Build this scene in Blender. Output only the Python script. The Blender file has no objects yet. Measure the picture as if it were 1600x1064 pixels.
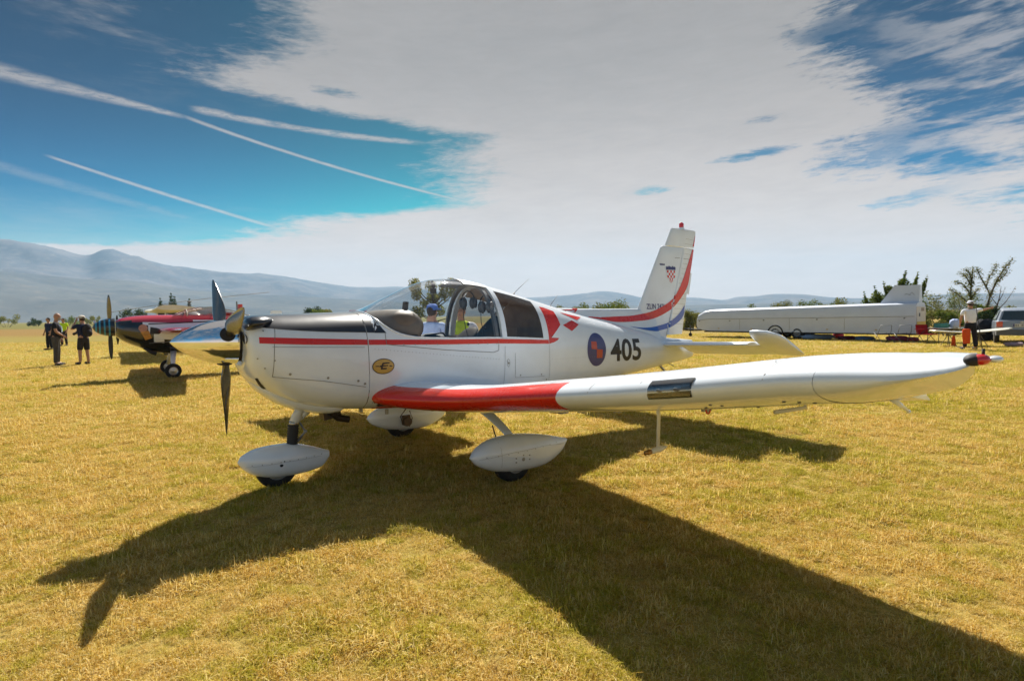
import bpy, bmesh, math, random
import numpy as np
from mathutils import Vector, Matrix, Euler, noise as mnoise
from mathutils.bvhtree import BVHTree
R = math.radians
random.seed(7)
scene = bpy.context.scene
col = scene.collection

# ---------------------------------------------------------------- camera
EYE = 1.522
cam_d = bpy.data.cameras.new('camera')
cam = bpy.data.objects.new('camera', cam_d); col.objects.link(cam)
cam_d.sensor_width = 36.0; cam_d.sensor_fit = 'HORIZONTAL'
cam_d.lens = 36.0 * 861.9 / 1600.0
cam_d.clip_start = 0.05; cam_d.clip_end = 30000
cam.matrix_world = Matrix.Translation((0, 0, EYE)) @ Matrix.Rotation(R(90 - 2.638), 4, 'X') @ Matrix.Rotation(R(-0.804), 4, 'Z')
cam_d.dof.use_dof = True; cam_d.dof.focus_distance = 5.2; cam_d.dof.aperture_fstop = 4.0
scene.camera = cam
scene.render.resolution_x = 1024; scene.render.resolution_y = 680
scene.view_settings.view_transform = 'Standard'
scene.view_settings.look = 'None'
scene.view_settings.gamma = 1.0
scene.view_settings.exposure = 1.06
EXPO = 2 ** 1.06

# ---------------------------------------------------------------- sky
SUN_EL, SUN_AZ = 45.4, 1.6
world = bpy.data.worlds.new('World'); scene.world = world; world.use_nodes = True
WT = world.node_tree; WT.nodes.clear()

def srgb(r, g, b):
    f = lambda c: (c / 255 / 12.92) if c / 255 <= .04045 else ((c / 255 + .055) / 1.055) ** 2.4
    return (f(r), f(g), f(b), 1.0)

class V:
    """tiny expression wrapper round shader math nodes"""
    def __init__(s, t, sock): s.t, s.s = t, sock
    @staticmethod
    def m(t, op, *a, clamp=False):
        n = t.nodes.new('ShaderNodeMath'); n.operation = op; n.use_clamp = clamp
        for i, x in enumerate(a):
            if isinstance(x, V): t.links.new(x.s, n.inputs[i])
            else: n.inputs[i].default_value = x
        return V(t, n.outputs[0])
    def __add__(s, o): return V.m(s.t, 'ADD', s, o)
    __radd__ = __add__
    def __sub__(s, o): return V.m(s.t, 'SUBTRACT', s, o)
    def __rsub__(s, o): return V.m(s.t, 'SUBTRACT', o, s)
    def __mul__(s, o): return V.m(s.t, 'MULTIPLY', s, o)
    __rmul__ = __mul__
    def __truediv__(s, o): return V.m(s.t, 'DIVIDE', s, o)
    def mx(s, o): return V.m(s.t, 'MAXIMUM', s, o)
    def mn(s, o): return V.m(s.t, 'MINIMUM', s, o)
    def abs(s): return V.m(s.t, 'ABSOLUTE', s)
    def pw(s, o): return V.m(s.t, 'POWER', s, o)
    def step(s, a, b):      # smoothstep a..b
        n = s.t.nodes.new('ShaderNodeMapRange'); n.interpolation_type = 'SMOOTHSTEP'
        s.t.links.new(s.s, n.inputs[0]); n.inputs[1].default_value = a; n.inputs[2].default_value = b
        n.inputs[3].default_value = 0; n.inputs[4].default_value = 1
        return V(s.t, n.outputs[0])

def comb(t, x, y, z=0.0):
    n = t.nodes.new('ShaderNodeCombineXYZ')
    for i, v in enumerate((x, y, z)):
        if isinstance(v, V): t.links.new(v.s, n.inputs[i])
        else: n.inputs[i].default_value = v
    return n.outputs[0]

def noise(t, vec, scale, detail=5, rough=.55, dist=0.0):
    n = t.nodes.new('ShaderNodeTexNoise'); n.inputs['Scale'].default_value = scale
    n.inputs['Detail'].default_value = detail; n.inputs['Roughness'].default_value = rough
    n.inputs['Distortion'].default_value = dist
    if vec is not None: t.links.new(vec, n.inputs['Vector'])
    return V(t, n.outputs['Fac'])

def mixc(t, fac, a, b):
    n = t.nodes.new('ShaderNodeMix'); n.data_type = 'RGBA'
    for i, v in ((0, fac), (6, a), (7, b)):
        if isinstance(v, V): t.links.new(v.s, n.inputs[i])
        elif hasattr(v, 'node'): t.links.new(v, n.inputs[i])
        else: n.inputs[i].default_value = v
    return n.outputs[2]

def ramp(t, fac, stops):
    n = t.nodes.new('ShaderNodeValToRGB'); e = n.color_ramp.elements
    while len(e) < len(stops): e.new(.5)
    for k, (p, c) in zip(e, stops): k.position = p; k.color = c
    t.links.new(fac.s, n.inputs[0]); return n.outputs[0]

def fcurve(t, x, pts, lo, hi):
    """x (V, already 0..1) -> piecewise curve lo..hi"""
    n = t.nodes.new('ShaderNodeFloatCurve'); c = n.mapping.curves[0]
    n.mapping.use_clip = False
    P = c.points
    P[0].location = (pts[0][0], (pts[0][1] - lo) / (hi - lo)); P[1].location = (pts[-1][0], (pts[-1][1] - lo) / (hi - lo))
    for a, b in pts[1:-1]: P.new(a, (b - lo) / (hi - lo))
    for p in P: p.handle_type = 'VECTOR'
    n.mapping.update()
    t.links.new(x.s, n.inputs[1])
    return V(t, n.outputs[0]) * (hi - lo) + lo

tc = WT.nodes.new('ShaderNodeTexCoord')
sep = WT.nodes.new('ShaderNodeSeparateXYZ'); WT.links.new(tc.outputs['Generated'], sep.inputs[0])
dx, dy, dz = (V(WT, sep.outputs[i]) for i in range(3))
DEG = 57.29578
az = V.m(WT, 'ARCTAN2', dx, dy) * DEG
el = V.m(WT, 'ARCSINE', dz) * DEG
sky = WT.nodes.new('ShaderNodeTexSky'); sky.sky_type = 'NISHITA'; sky.sun_disc = False
sky.sun_elevation = R(SUN_EL); sky.sun_rotation = R(SUN_AZ); sky.altitude = 300; sky.air_density = 1.0; sky.dust_density = 0.6; sky.ozone_density = 2.5
hs = WT.nodes.new('ShaderNodeHueSaturation'); hs.inputs['Saturation'].default_value = 1.5; hs.inputs['Hue'].default_value = 0.475
WT.links.new(sky.outputs[0], hs.inputs['Color'])
# scale the physically bright sky down (strength 0.1) before mixing with the clouds
S = 0.10                                   # background strength
sc = WT.nodes.new('ShaderNodeVectorMath'); sc.operation = 'SCALE'; sc.inputs[3].default_value = S * 0.60
WT.links.new(hs.outputs[0], sc.inputs[0])
ssep = WT.nodes.new('ShaderNodeSeparateXYZ'); WT.links.new(sc.outputs[0], ssep.inputs[0])
sr, sg, sb = (V(WT, ssep.outputs[i]).mx(0.0) for i in range(3))
sc2 = WT.nodes.new('ShaderNodeVectorMath'); sc2.operation = 'SCALE'; sc2.inputs[3].default_value = 1.0 / S
near = (az + 46.0).step(0.0, 42.0) * (1.0 - (az - 5.0).step(0.0, 30.0))       # turquoise towards the sun, azure away from it
deep = 1.0 - (el - 9.0).step(0.0, 17.0) * .42
lowb = (1.0 - (el - 3.0).step(0.0, 16.0)) * 1.0 + 1.0 + near * .25
cr = sr.pw(2.9) * .30 * deep * lowb; cg = sg.pw(2.15) * (near * .22 + .74) * deep * lowb; cb = sb.pw(2.0) * (.56 - near * .12) * deep * lowb
away = az.abs().step(50.0, 100.0)  # unseen sky to the sides and behind, brightened to lift the ambient fill
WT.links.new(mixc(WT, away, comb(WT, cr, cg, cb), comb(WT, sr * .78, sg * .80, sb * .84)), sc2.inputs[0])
sky_col = sc2.outputs[0]

# the air thickens to a pale band low down
def cl(r, g, b, k=1.0):
    c = srgb(r, g, b); return (c[0] * k / S / EXPO, c[1] * k / S / EXPO, c[2] * k / S / EXPO, 1)
CLOUD_HI = cl(165, 158, 153); CLOUD_LO = cl(231, 216, 206)
# stretched coordinates: clouds drawn out in long streaks
vec_s = comb(WT, az * 0.05 + el * 0.05, el * 0.22)
vec_f = comb(WT, az * 0.16 + el * 0.18, el * 0.75 - az * 0.05)
n1 = noise(WT, vec_s, 1.0, 6, .6, .6) - .5
n2 = noise(WT, vec_f, 1.0, 7, .62, .5) - .5
n3 = noise(WT, comb(WT, az * 0.5 + el * .6, el * 2.6 - az * .25), 1.0, 5, .65, .3) - .5
n4 = noise(WT, comb(WT, az * 1.1 + el * 1.3, el * 5.5 - az * .5), 1.0, 5, .7, .4) - .5
warp = n1 * 9.0 + n2 * 11.0 + n3 * 9.0 + n4 * 4.0
e01 = (el / 90.0).mx(0.0)
LEFT = [(0, -75), (.061, -48), (.071, -34), (.086, -24), (.103, -20), (.113, -13), (.124, -4), (.145, -4.5), (.172, -5), (.197, -3), (.206, -10), (.216, -18), (.226, -28), (.24, -26.5), (.252, -24), (.271, -21), (.305, -20), (.39, -30), (.6, -70), (.8, -140), (1, -180)]
RIGHT = [(0, 70), (.05, 48), (.081, 44), (.1, 41), (.13, 36.5), (.155, 35.5), (.178, 37.5), (.2, 34.5), (.222, 31.5), (.253, 29), (.29, 31), (.39, 38), (.6, 80), (.8, 140), (1, 180)]
L_ = fcurve(WT, e01, LEFT, -180, 180); R_ = fcurve(WT, e01, RIGHT, -180, 180)
mL = (az - L_ + warp).step(-5.5, 3.6)
soft = (el / 30.0).mx(0.15)
mR = (R_ - az + warp * 1.0).step(-2.5, 3.0)
main = mL * mR
# thin veils outside the great bank: right flank mostly cloud with blue-grey gaps, left with wisps
veil_r = (az - 28.0).step(0, 14) * (n1 * 1.5 + n2 * 1.6 + n3 * .6 + .36 - (el - 9.0) * 0.014).step(.0, .5)
veil_top = ((el - az * .05) / 1.0).step(18.5, 25.0) * (az + 47.0).step(0, 14) * (n1 * 1.2 + n2 * 1.0 + n3 * .4 + .10).step(0.05, .7) * .75
low = (12.0 - el - (az + 45.0) * 0.02 + n2 * 5.0).step(0.0, 13.0)
back = ((az.abs()) - 60.0).step(0, 20) * (n1 * 1.8 + n2 * 1.5 + .16).step(0, .5)  # clouds added out of view behind, raised for more ambient fill
def patch(a0, e0, ra, re, tilt=0.0):
    u = (az - a0) / ra; w = (el - e0 - (az - a0) * tilt) / re
    r2 = u * u + w * w
    return (1.0 - r2 + n2 * 3.2 + n3 * 3.2 + n4 * 1.6).step(-.2, 1.6)
holes = patch(32.5, 13.4, 4.6, 1.9, .10).mx(patch(23.7, 14.4, 3.6, .5, .06)).mx(patch(13.8, 12.0, 2.6, .5)).mx(patch(29.0, 23.3, 3.0, .9, .05)).mx(patch(24.5, 17.3, 2.2, .35, .05) * .8).mx(patch(35.5, 9.2, 3.2, .7, .12)).mx(patch(-17, 20.9, 2.6, .45, -.05) * .8)
holes = holes * .9
def streak(a0, e0, a1, e1, w0, w1, amp, rough=1.0, bend=0.0):
    dxx, dyy = a1 - a0, e1 - e0; L2 = dxx * dxx + dyy * dyy; Ln = math.sqrt(L2)
    t = ((az - a0) * dxx + (el - e0) * dyy) / L2
    tc_ = t.mx(0.0).mn(1.0)
    d = ((az - a0) * dyy - (el - e0) * dxx) / Ln + n1 * .35 * rough + n3 * .12 * rough
    if bend: d = d + tc_ * (1.0 - tc_) * bend
    w = tc_ * (w1 - w0) + w0
    prof = (1.0 - (d.abs() / w)).step(0.0, .9)
    ends = t.step(-.02, .05) * (1.0 - t.step(.9, 1.04))
    return prof * ends * (n3 * rough * 1.6 + n4 * rough * 1.2 + .85).mx(0.0).mn(1.0) * amp
trail = streak(-43.5, 18.45, -29.9, 17.3, .9, .22, .75, 1.5).mx(streak(-30.2, 17.4, -3.2, 11.2, .22, .17, .8, .4, -.25)).mx(streak(-39.6, 12.85, -21.2, 8.1, .17, .25, .7, .5)).mx(streak(-29.5, 18.1, -9, 17.0, .42, .35, .8, 1.7, -.5)).mx(streak(-44, 12.0, -29, 8.7, .55, .5, .2, 1.6))
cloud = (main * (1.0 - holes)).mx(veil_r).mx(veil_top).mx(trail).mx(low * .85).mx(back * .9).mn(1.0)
ccol = mixc(WT, (el.mx(0.0)).step(1.0, 27.0), CLOUD_LO, CLOUD_HI)
dusk = mixc(WT, (az - 30.0).step(0, 16) * (n2 * 2.0 + .55 ).mx(0.0).mn(1.0) * (el.step(7.0, 22.0)) * .75, ccol, cl(92, 104, 130))
tex = (n1 * .16 + n2 * .22 + n3 * .10 + 1.0) * (az.abs().step(6.0, 40.0) * .0 + 1.0)
scm = WT.nodes.new('ShaderNodeVectorMath'); scm.operation = 'SCALE'; WT.links.new(dusk, scm.inputs[0]); WT.links.new(tex.s, scm.inputs[3])
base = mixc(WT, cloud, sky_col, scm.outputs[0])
# warm glare round the sun itself (it stands above the frame)
sd = Vector((math.sin(R(SUN_AZ)) * math.cos(R(SUN_EL)), math.cos(R(SUN_AZ)) * math.cos(R(SUN_EL)), math.sin(R(SUN_EL))))
dotn = WT.nodes.new('ShaderNodeVectorMath'); dotn.operation = 'DOT_PRODUCT'
WT.links.new(tc.outputs['Generated'], dotn.inputs[0]); dotn.inputs[1].default_value = sd
glare = (V(WT, dotn.outputs['Value'])).step(.975, 1.0)
base2 = mixc(WT, glare * .8, base, cl(255, 252, 245, 3.0))
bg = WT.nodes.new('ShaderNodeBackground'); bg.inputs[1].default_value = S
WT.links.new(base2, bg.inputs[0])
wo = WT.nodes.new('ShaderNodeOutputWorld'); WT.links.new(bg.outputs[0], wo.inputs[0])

# ---------------------------------------------------------------- sun
sun_d = bpy.data.lights.new('sun', 'SUN'); sun_d.energy = 4.7; sun_d.angle = R(0.53); sun_d.color = (1.0, .95, .86)
sun = bpy.data.objects.new('sun', sun_d); col.objects.link(sun)
sun.rotation_euler = (-sd).to_track_quat('-Z', 'Y').to_euler()
sun.location = (0, 0, 30)

# ---------------------------------------------------------------- helpers
def tag(o, label=None, cat=None, group=None, kind=None):
    if label: o['label'] = label
    if cat: o['category'] = cat
    if group: o['group'] = group
    if kind: o['kind'] = kind
    return o
def empty(name, loc, rz, label, cat, group=None):
    o = bpy.data.objects.new(name, None); col.objects.link(o); o.location = loc; o.rotation_euler = (0, 0, rz)
    o.empty_display_size = .2
    return tag(o, label, cat, group)
def mobj(name, verts, faces, mat, parent=None, smooth=True, mats=None, midx=None, angle=None):
    me = bpy.data.meshes.new(name); me.from_pydata([tuple(v) for v in verts], [], faces)
    for m in (mats or [mat]): me.materials.append(m)
    if midx: me.polygons.foreach_set('material_index', midx)
    if smooth: me.polygons.foreach_set('use_smooth', [True] * len(me.polygons))
    me.update()
    o = bpy.data.objects.new(name, me); col.objects.link(o)
    if parent is not None: o.parent = parent
    if smooth and angle: 
        bm = bmesh.new(); bm.from_mesh(me)
        for e in bm.edges:
            if len(e.link_faces) == 2 and e.calc_face_angle(0) > R(angle): e.smooth = False
        bm.to_mesh(me); bm.free()
    return o
class MB:
    """collects shapes that belong to ONE mesh object"""
    def __init__(s): s.v, s.f = [], []
    def add(s, v, f):
        k = len(s.v); s.v += [tuple(x) for x in v]; s.f += [tuple(i + k for i in g) for g in f]; return s
    def box(s, c, d, rot=None, taper=1.0):
        c = Vector(c); h = Vector(d) / 2
        P = []
        for z in (-1, 1):
            k = taper if z > 0 else 1
            for x, y in ((-1, -1), (1, -1), (1, 1), (-1, 1)):
                p = Vector((x * h.x * k, y * h.y * k, z * h.z))
                if rot is not None: p = rot @ p
                P.append(c + p)
        return s.add(P, [(3, 2, 1, 0), (4, 5, 6, 7), (0, 1, 5, 4), (1, 2, 6, 5), (2, 3, 7, 6), (3, 0, 4, 7)])
    def tube(s, path, rad, n=8, cap=True, flat=(1, 1)):
        path = [Vector(p) for p in path]
        if not hasattr(rad, '__len__'): rad = [rad] * len(path)
        rings = []; up = Vector((0, 0, 1))
        for i, p in enumerate(path):
            d = (path[min(i + 1, len(path) - 1)] - path[max(i - 1, 0)]).normalized()
            u = up if abs(d.dot(up)) < .95 else Vector((0, 1, 0))
            x = d.cross(u).normalized(); y = x.cross(d).normalized()
            rings.append([p + (x * math.cos(2 * math.pi * k / n) * flat[0] + y * math.sin(2 * math.pi * k / n) * flat[1]) * rad[i] for k in range(n)])
        v = [q for r in rings for q in r]; f = []
        for i in range(len(rings) - 1):
            for k in range(n):
                f.append((i * n + k, i * n + (k + 1) % n, (i + 1) * n + (k + 1) % n, (i + 1) * n + k))
        if cap: f.append(tuple(reversed(range(n)))); f.append(tuple((len(rings) - 1) * n + k for k in range(n)))
        return s.add(v, f)
    def ell(s, c, r, nu=12, nv=8, rot=None):
        v = []; f = []
        c = Vector(c)
        for j in range(nv + 1):
            ph = math.pi * j / nv - math.pi / 2
            for i in range(nu):
                t = 2 * math.pi * i / nu
                p = Vector((r[0] * math.cos(ph) * math.cos(t), r[1] * math.cos(ph) * math.sin(t), r[2] * math.sin(ph)))
                if rot is not None: p = rot @ p
                v.append(c + p)
        for j in range(nv):
            for i in range(nu):
                f.append((j * nu + i, j * nu + (i + 1) % nu, (j + 1) * nu + (i + 1) % nu, (j + 1) * nu + i))
        return s.add(v, f)
    def lathe(s, origin, axis, prof, n=24):
        """prof: (distance along axis, radius)"""
        origin = Vector(origin); axis = Vector(axis).normalized()
        u = Vector((0, 0, 1)) if abs(axis.z) < .9 else Vector((1, 0, 0))
        x = axis.cross(u).normalized(); y = axis.cross(x).normalized()
        v = []; f = []
        for (d, r) in prof:
            for k in range(n):
                t = 2 * math.pi * k / n
                v.append(origin + axis * d + (x * math.cos(t) + y * math.sin(t)) * max(r, 1e-4))
        for j in range(len(prof) - 1):
            for k in range(n):
                f.append((j * n + k, j * n + (k + 1) % n, (j + 1) * n + (k + 1) % n, (j + 1) * n + k))
        return s.add(v, f)
    def build(s, name, mat, parent=None, smooth=False, angle=None):
        return mobj(name, s.v, s.f, mat, parent, smooth, angle=angle)
def loft(rings, closed=True, cap0=False, cap1=False):
    n = len(rings[0]); v = [p for r in rings for p in r]; f = []
    for i in range(len(rings) - 1):
        for k in range(n if closed else n - 1):
            f.append((i * n + k, i * n + (k + 1) % n, (i + 1) * n + (k + 1) % n, (i + 1) * n + k))
    if cap0: f.append(tuple(reversed(range(n))))
    if cap1: f.append(tuple((len(rings) - 1) * n + k for k in range(n)))
    return v, f
def interp(x, tab):
    """tab sorted ascending by first column; smooth cubic (Catmull-Rom) through the rest"""
    xs = [r[0] for r in tab]
    if x <= xs[0]: return list(tab[0][1:])
    if x >= xs[-1]: return list(tab[-1][1:])
    i = max(k for k in range(len(xs)) if xs[k] <= x); i = min(i, len(xs) - 2)
    t = (x - xs[i]) / (xs[i + 1] - xs[i]); out = []
    for c in range(1, len(tab[0])):
        p1, p2 = tab[i][c], tab[i + 1][c]
        h = xs[i + 1] - xs[i]
        m1 = ((p2 - tab[i - 1][c]) / (xs[i + 1] - xs[i - 1]) if i > 0 else (p2 - p1) / h) * h
        m2 = ((tab[i + 2][c] - p1) / (xs[i + 2] - xs[i]) if i + 2 < len(xs) else (p2 - p1) / h) * h
        # limit overshoot
        dd = p2 - p1
        if dd == 0: m1 = m2 = 0
        else:
            m1 = max(min(m1 / dd, 3), 0) * dd; m2 = max(min(m2 / dd, 3), 0) * dd
        out.append((2 * t**3 - 3 * t**2 + 1) * p1 + (t**3 - 2 * t**2 + t) * m1 + (-2 * t**3 + 3 * t**2) * p2 + (t**3 - t**2) * m2)
    return out

# ---------------------------------------------------------------- materials
def newmat(name):
    m = bpy.data.materials.new(name); m.use_nodes = True; t = m.node_tree
    return m, t, t.nodes['Principled BSDF']
def pmat(name, c, rough=.5, metal=0.0, coat=0.0, var=0.0, vs=8.0, bump=0.0, bs=40.0, spec=.5, c2=None, sheen=0.0):
    m, t, b = newmat(name)
    b.inputs['Roughness'].default_value = rough; b.inputs['Metallic'].default_value = metal
    b.inputs['Coat Weight'].default_value = coat; b.inputs['Coat Roughness'].default_value = .06
    b.inputs['Specular IOR Level'].default_value = spec
    c = tuple(c[:3]) + (1,)
    tcn = t.nodes.new('ShaderNodeTexCoord')
    if var > 0:
        n = noise(t, tcn.outputs['Object'], vs, 5, .6)
        d = c2 or tuple(x * (1 - var) for x in c[:3]) + (1,)
        t.links.new(mixc(t, n.step(.35, .7), c, d), b.inputs['Base Color'])
        r = n * (.25 * rough + .05) + rough * .85
        t.links.new(r.s, b.inputs['Roughness'])
    else: b.inputs['Base Color'].default_value = c
    if bump > 0:
        n = noise(t, tcn.outputs['Object'], bs, 4, .6)
        bn = t.nodes.new('ShaderNodeBump'); bn.inputs['Strength'].default_value = bump; bn.inputs['Distance'].default_value = .02
        t.links.new(n.s, bn.inputs['Height']); t.links.new(bn.outputs[0], b.inputs['Normal'])
    return m
M = {}
M['white'] = pmat('white_paint', (.74, .785, .84), .22, coat=.6, var=.07, vs=3.0, bump=.02, bs=2.5)
M['red'] = pmat('red_paint', (.64, .022, .008), .25, coat=.3, var=.12, vs=4)
M['navy'] = pmat('navy_roundel', (.02, .025, .16), .35, coat=.3, var=.1)
M['blue'] = pmat('blue_paint', (.012, .09, .42), .28, coat=.5, var=.1)
M['orangered'] = pmat('orange_red_marking', (.50, .05, .012), .4, coat=.2, var=.1)
M['blackpaint'] = pmat('anti_glare_black', (.016, .018, .026), .30, coat=.3, var=.3, vs=5, bump=.02, bs=3)
M['black'] = pmat('black_lettering', (.02, .015, .012), .5)
M['seam'] = pmat('panel_seam', (.16, .15, .14), .7)
M['rivet'] = pmat('rivet_grey', (.28, .28, .27), .45, metal=.4)
M['chrome'] = pmat('polished_spinner', (.86, .86, .87), .09, metal=1.0, var=.06, vs=6, bump=.015, bs=4)
M['blade'] = pmat('propeller_blade_paint', (.16, .155, .145), .16, metal=.75, coat=.5, var=.25, vs=12)
M['rubber'] = pmat('tyre_rubber', (.018, .017, .016), .8, var=.4, vs=30, bump=.3, bs=60)
M['metal'] = pmat('bare_metal', (.45, .45, .45), .3, metal=.9, var=.15)
M['dark'] = pmat('dark_interior', (.025, .024, .026), .75, var=.3, vs=10)
M['grey'] = pmat('grey_plastic', (.13, .13, .14), .5, var=.2)
M['tan'] = pmat('tan_lining', (.34, .26, .19), .7, var=.2, vs=6)
M['brown'] = pmat('brown_glareshield', (.17, .125, .09), .5, var=.25, vs=5, bump=.1, bs=8)
M['gold'] = pmat('gold_emblem', (.52, .32, .04), .35, coat=.3, var=.15)
M['green'] = pmat('green_mark', (.0, .22, .10), .5)
M['redlens'] = pmat('red_lamp_lens', (.55, .01, .01), .12, coat=1.0)
M['clearlens'] = pmat('clear_lamp_lens', (.75, .77, .78), .08, coat=1.0, metal=.2)
M['skin'] = pmat('skin', (.42, .22, .14), .55, var=.12, vs=20)
M['boot'] = pmat('rubber_boot', (.02, .02, .02), .65)
M['silverpaint'] = pmat('silver_grey_paint', (.25, .29, .35), .3, coat=.5, var=.08)
def glassmat(name, tint, ior=1.45, k=1.0):
    m, t, b = newmat(name); t.nodes.remove(b)
    fr = t.nodes.new('ShaderNodeFresnel'); fr.inputs[0].default_value = ior
    tr = t.nodes.new('ShaderNodeBsdfTransparent'); tr.inputs[0].default_value = tuple(tint) + (1,)
    gl = t.nodes.new('ShaderNodeBsdfGlossy'); gl.inputs[1].default_value = .04; gl.inputs[0].default_value = (.95, .96, 1, 1)
    mx = t.nodes.new('ShaderNodeMixShader')
    ge = t.nodes.new('ShaderNodeNewGeometry')
    f = (V(t, fr.outputs[0]) * k).mn(1.0) * (1.0 - V(t, ge.outputs['Backfacing']) * .85)
    t.links.new(f.s, mx.inputs[0]); t.links.new(tr.outputs[0], mx.inputs[1]); t.links.new(gl.outputs[0], mx.inputs[2])
    t.links.new(mx.outputs[0], t.nodes['Material Output'].inputs[0])
    return m
M['glass'] = glassmat('canopy_glass', (.90, .93, .94), 1.5, 1.25)
M['darkglass'] = glassmat('tinted_rear_glass', (.62, .59, .56))
M['carglass'] = glassmat('car_glass', (.35, .40, .40))
# ================================================================ THE SETTING
def fbm(x, y, o=5, sc=1.0):
    return sum(mnoise.noise(Vector((x * sc * 2**k, y * sc * 2**k, 3.1 * k))) / 2**k for k in range(o))

def field_material():
    m, t, b = newmat('dry_grass_field'); b.inputs['Roughness'].default_value = .95; b.inputs['Specular IOR Level'].default_value = .1
    g = t.nodes.new('ShaderNodeNewGeometry'); sp = t.nodes.new('ShaderNodeSeparateXYZ'); t.links.new(g.outputs['Position'], sp.inputs[0])
    px, py = V(t, sp.outputs[0]), V(t, sp.outputs[1]); P = g.outputs['Position']
    a = noise(t, P, .35, 6, .6); c = noise(t, P, 1.7, 6, .65, .4); d = noise(t, P, 14, 6, .7, .5); e = noise(t, P, 70, 4, .7)
    straw, gold, green, earth = (.36, .26, .075, 1), (.28, .20, .04, 1), (.20, .20, .025, 1), (.15, .10, .035, 1)
    k = mixc(t, (c * .6 + d * .4).step(.38, .62), gold, straw)
    k = mixc(t, (a * .5 + c * .35 + d * .3).step(.56, .72) * .8, k, green)
    k = mixc(t, (1.0 - d).step(.52, .68) * .55, k, earth)
    k = mixc(t, e.step(.3, .8) * .35, k, (.42, .30, .11, 1))
    # greener mown runway on the left, stubble and green strips far away
    rw = ((px * -1.0) - py * .62 - 2.0 + a * 12.0).step(0.0, 9.0) * py.step(12.0, 30.0)
    k = mixc(t, rw * .7, k, (.25, .23, .045, 1))
    k = mixc(t, (py + a * 20.0).step(60.0, 75.0) * (1.0 - (px + 8.0).step(0, 6)), k, (.25, .15, .045, 1))
    k = mixc(t, (py + a * 30.0).step(120.0, 135.0), k, (.12, .14, .035, 1))
    f = noise(t, P, .004, 4, .5)
    k = mixc(t, (py).step(300.0, 500.0) * f.step(.4, .6), k, (.28, .23, .11, 1))
    k = mixc(t, py.step(25.0, 45.0) * .45, k, (.16, .10, .02, 1))
    t.links.new(k, b.inputs['Base Color'])
    bn = t.nodes.new('ShaderNodeBump'); bn.inputs['Strength'].default_value = .7; bn.inputs['Distance'].default_value = .03
    t.links.new((d * .7 + e * .5).s, bn.inputs['Height']); t.links.new(bn.outputs[0], b.inputs['Normal'])
    return m
def build_ground():
    ys = [-60, -20, -6, 0] + [1.5 + i * .35 for i in range(60)] + [24, 28, 34, 42, 55, 75, 100, 150, 250, 450, 900, 1800, 3600]
    xs = [-5200, -2500, -1200, -600, -300, -150, -80, -50, -35, -28] + [-24 + i * .8 for i in range(61)] + [28, 35, 50, 80, 150, 300, 600, 1200, 2500, 5200]
    v = []
    for y in ys:
        for x in xs:
            z = 0
            if 1 < y < 24 and abs(x) < 25: z = .012 * fbm(x, y, 3, .5) - .008
            v.append((x, y, z))
    n = len(xs); f = [(j * n + i, j * n + i + 1, (j + 1) * n + i + 1, (j + 1) * n + i) for j in range(len(ys) - 1) for i in range(n - 1)]
    o = mobj('ground', v, f, field_material()); tag(o, kind='structure')
build_ground()

# ---- grass: tuft meshes instanced on a cloud of points
def grass_mat():
    m, t, b = newmat('grass_blades'); t.nodes.remove(b)
    oi = t.nodes.new('ShaderNodeObjectInfo'); L = oi.outputs['Location']; rnd = V(t, oi.outputs['Random'])
    a = noise(t, L, .5, 4, .6); c = noise(t, L, 2.4, 5, .65, .3)
    sp = t.nodes.new('ShaderNodeSeparateXYZ'); t.links.new(L, sp.inputs[0]); L_x = V(t, sp.outputs[0]).step(-6.0, 5.0) * .16
    at = t.nodes.new('ShaderNodeAttribute'); at.attribute_name = 'tone'; tone = V(t, at.outputs['Fac'])
    e8 = noise(t, L, 7.5, 4, .6)
    k = ramp(t, tone, [(0, (.44, .25, .045, 1)), (.3, (.62, .41, .085, 1)), (.6, (.72, .53, .16, 1)), (1, (.84, .70, .36, 1))])
    gg = ramp(t, tone, [(0, (.23, .23, .012, 1)), (.5, (.43, .39, .026, 1)), (1, (.60, .51, .08, 1))])
    k = mixc(t, ((a - .5) * 1.6 + (c - .5) * 1.4 + (e8 - .5) * 2.6 + rnd * .5 - tone * .15 + L_x).step(.03, .72) * .88, k, gg)
    k = mixc(t, ((c - .5) * -2.0 + (e8 - .5) * -1.5).step(.25, .7) * .55, k, (.30, .17, .06, 1))
    d = t.nodes.new('ShaderNodeBsdfDiffuse'); tl = t.nodes.new('ShaderNodeBsdfTranslucent')
    t.links.new(k, d.inputs[0]); t.links.new(k, tl.inputs[0])
    mx = t.nodes.new('ShaderNodeMixShader'); mx.inputs[0].default_value = .45
    t.links.new(d.outputs[0], mx.inputs[1]); t.links.new(tl.outputs[0], mx.inputs[2])
    t.links.new(mx.outputs[0], t.nodes['Material Output'].inputs[0])
    return m
GM = grass_mat()
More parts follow.
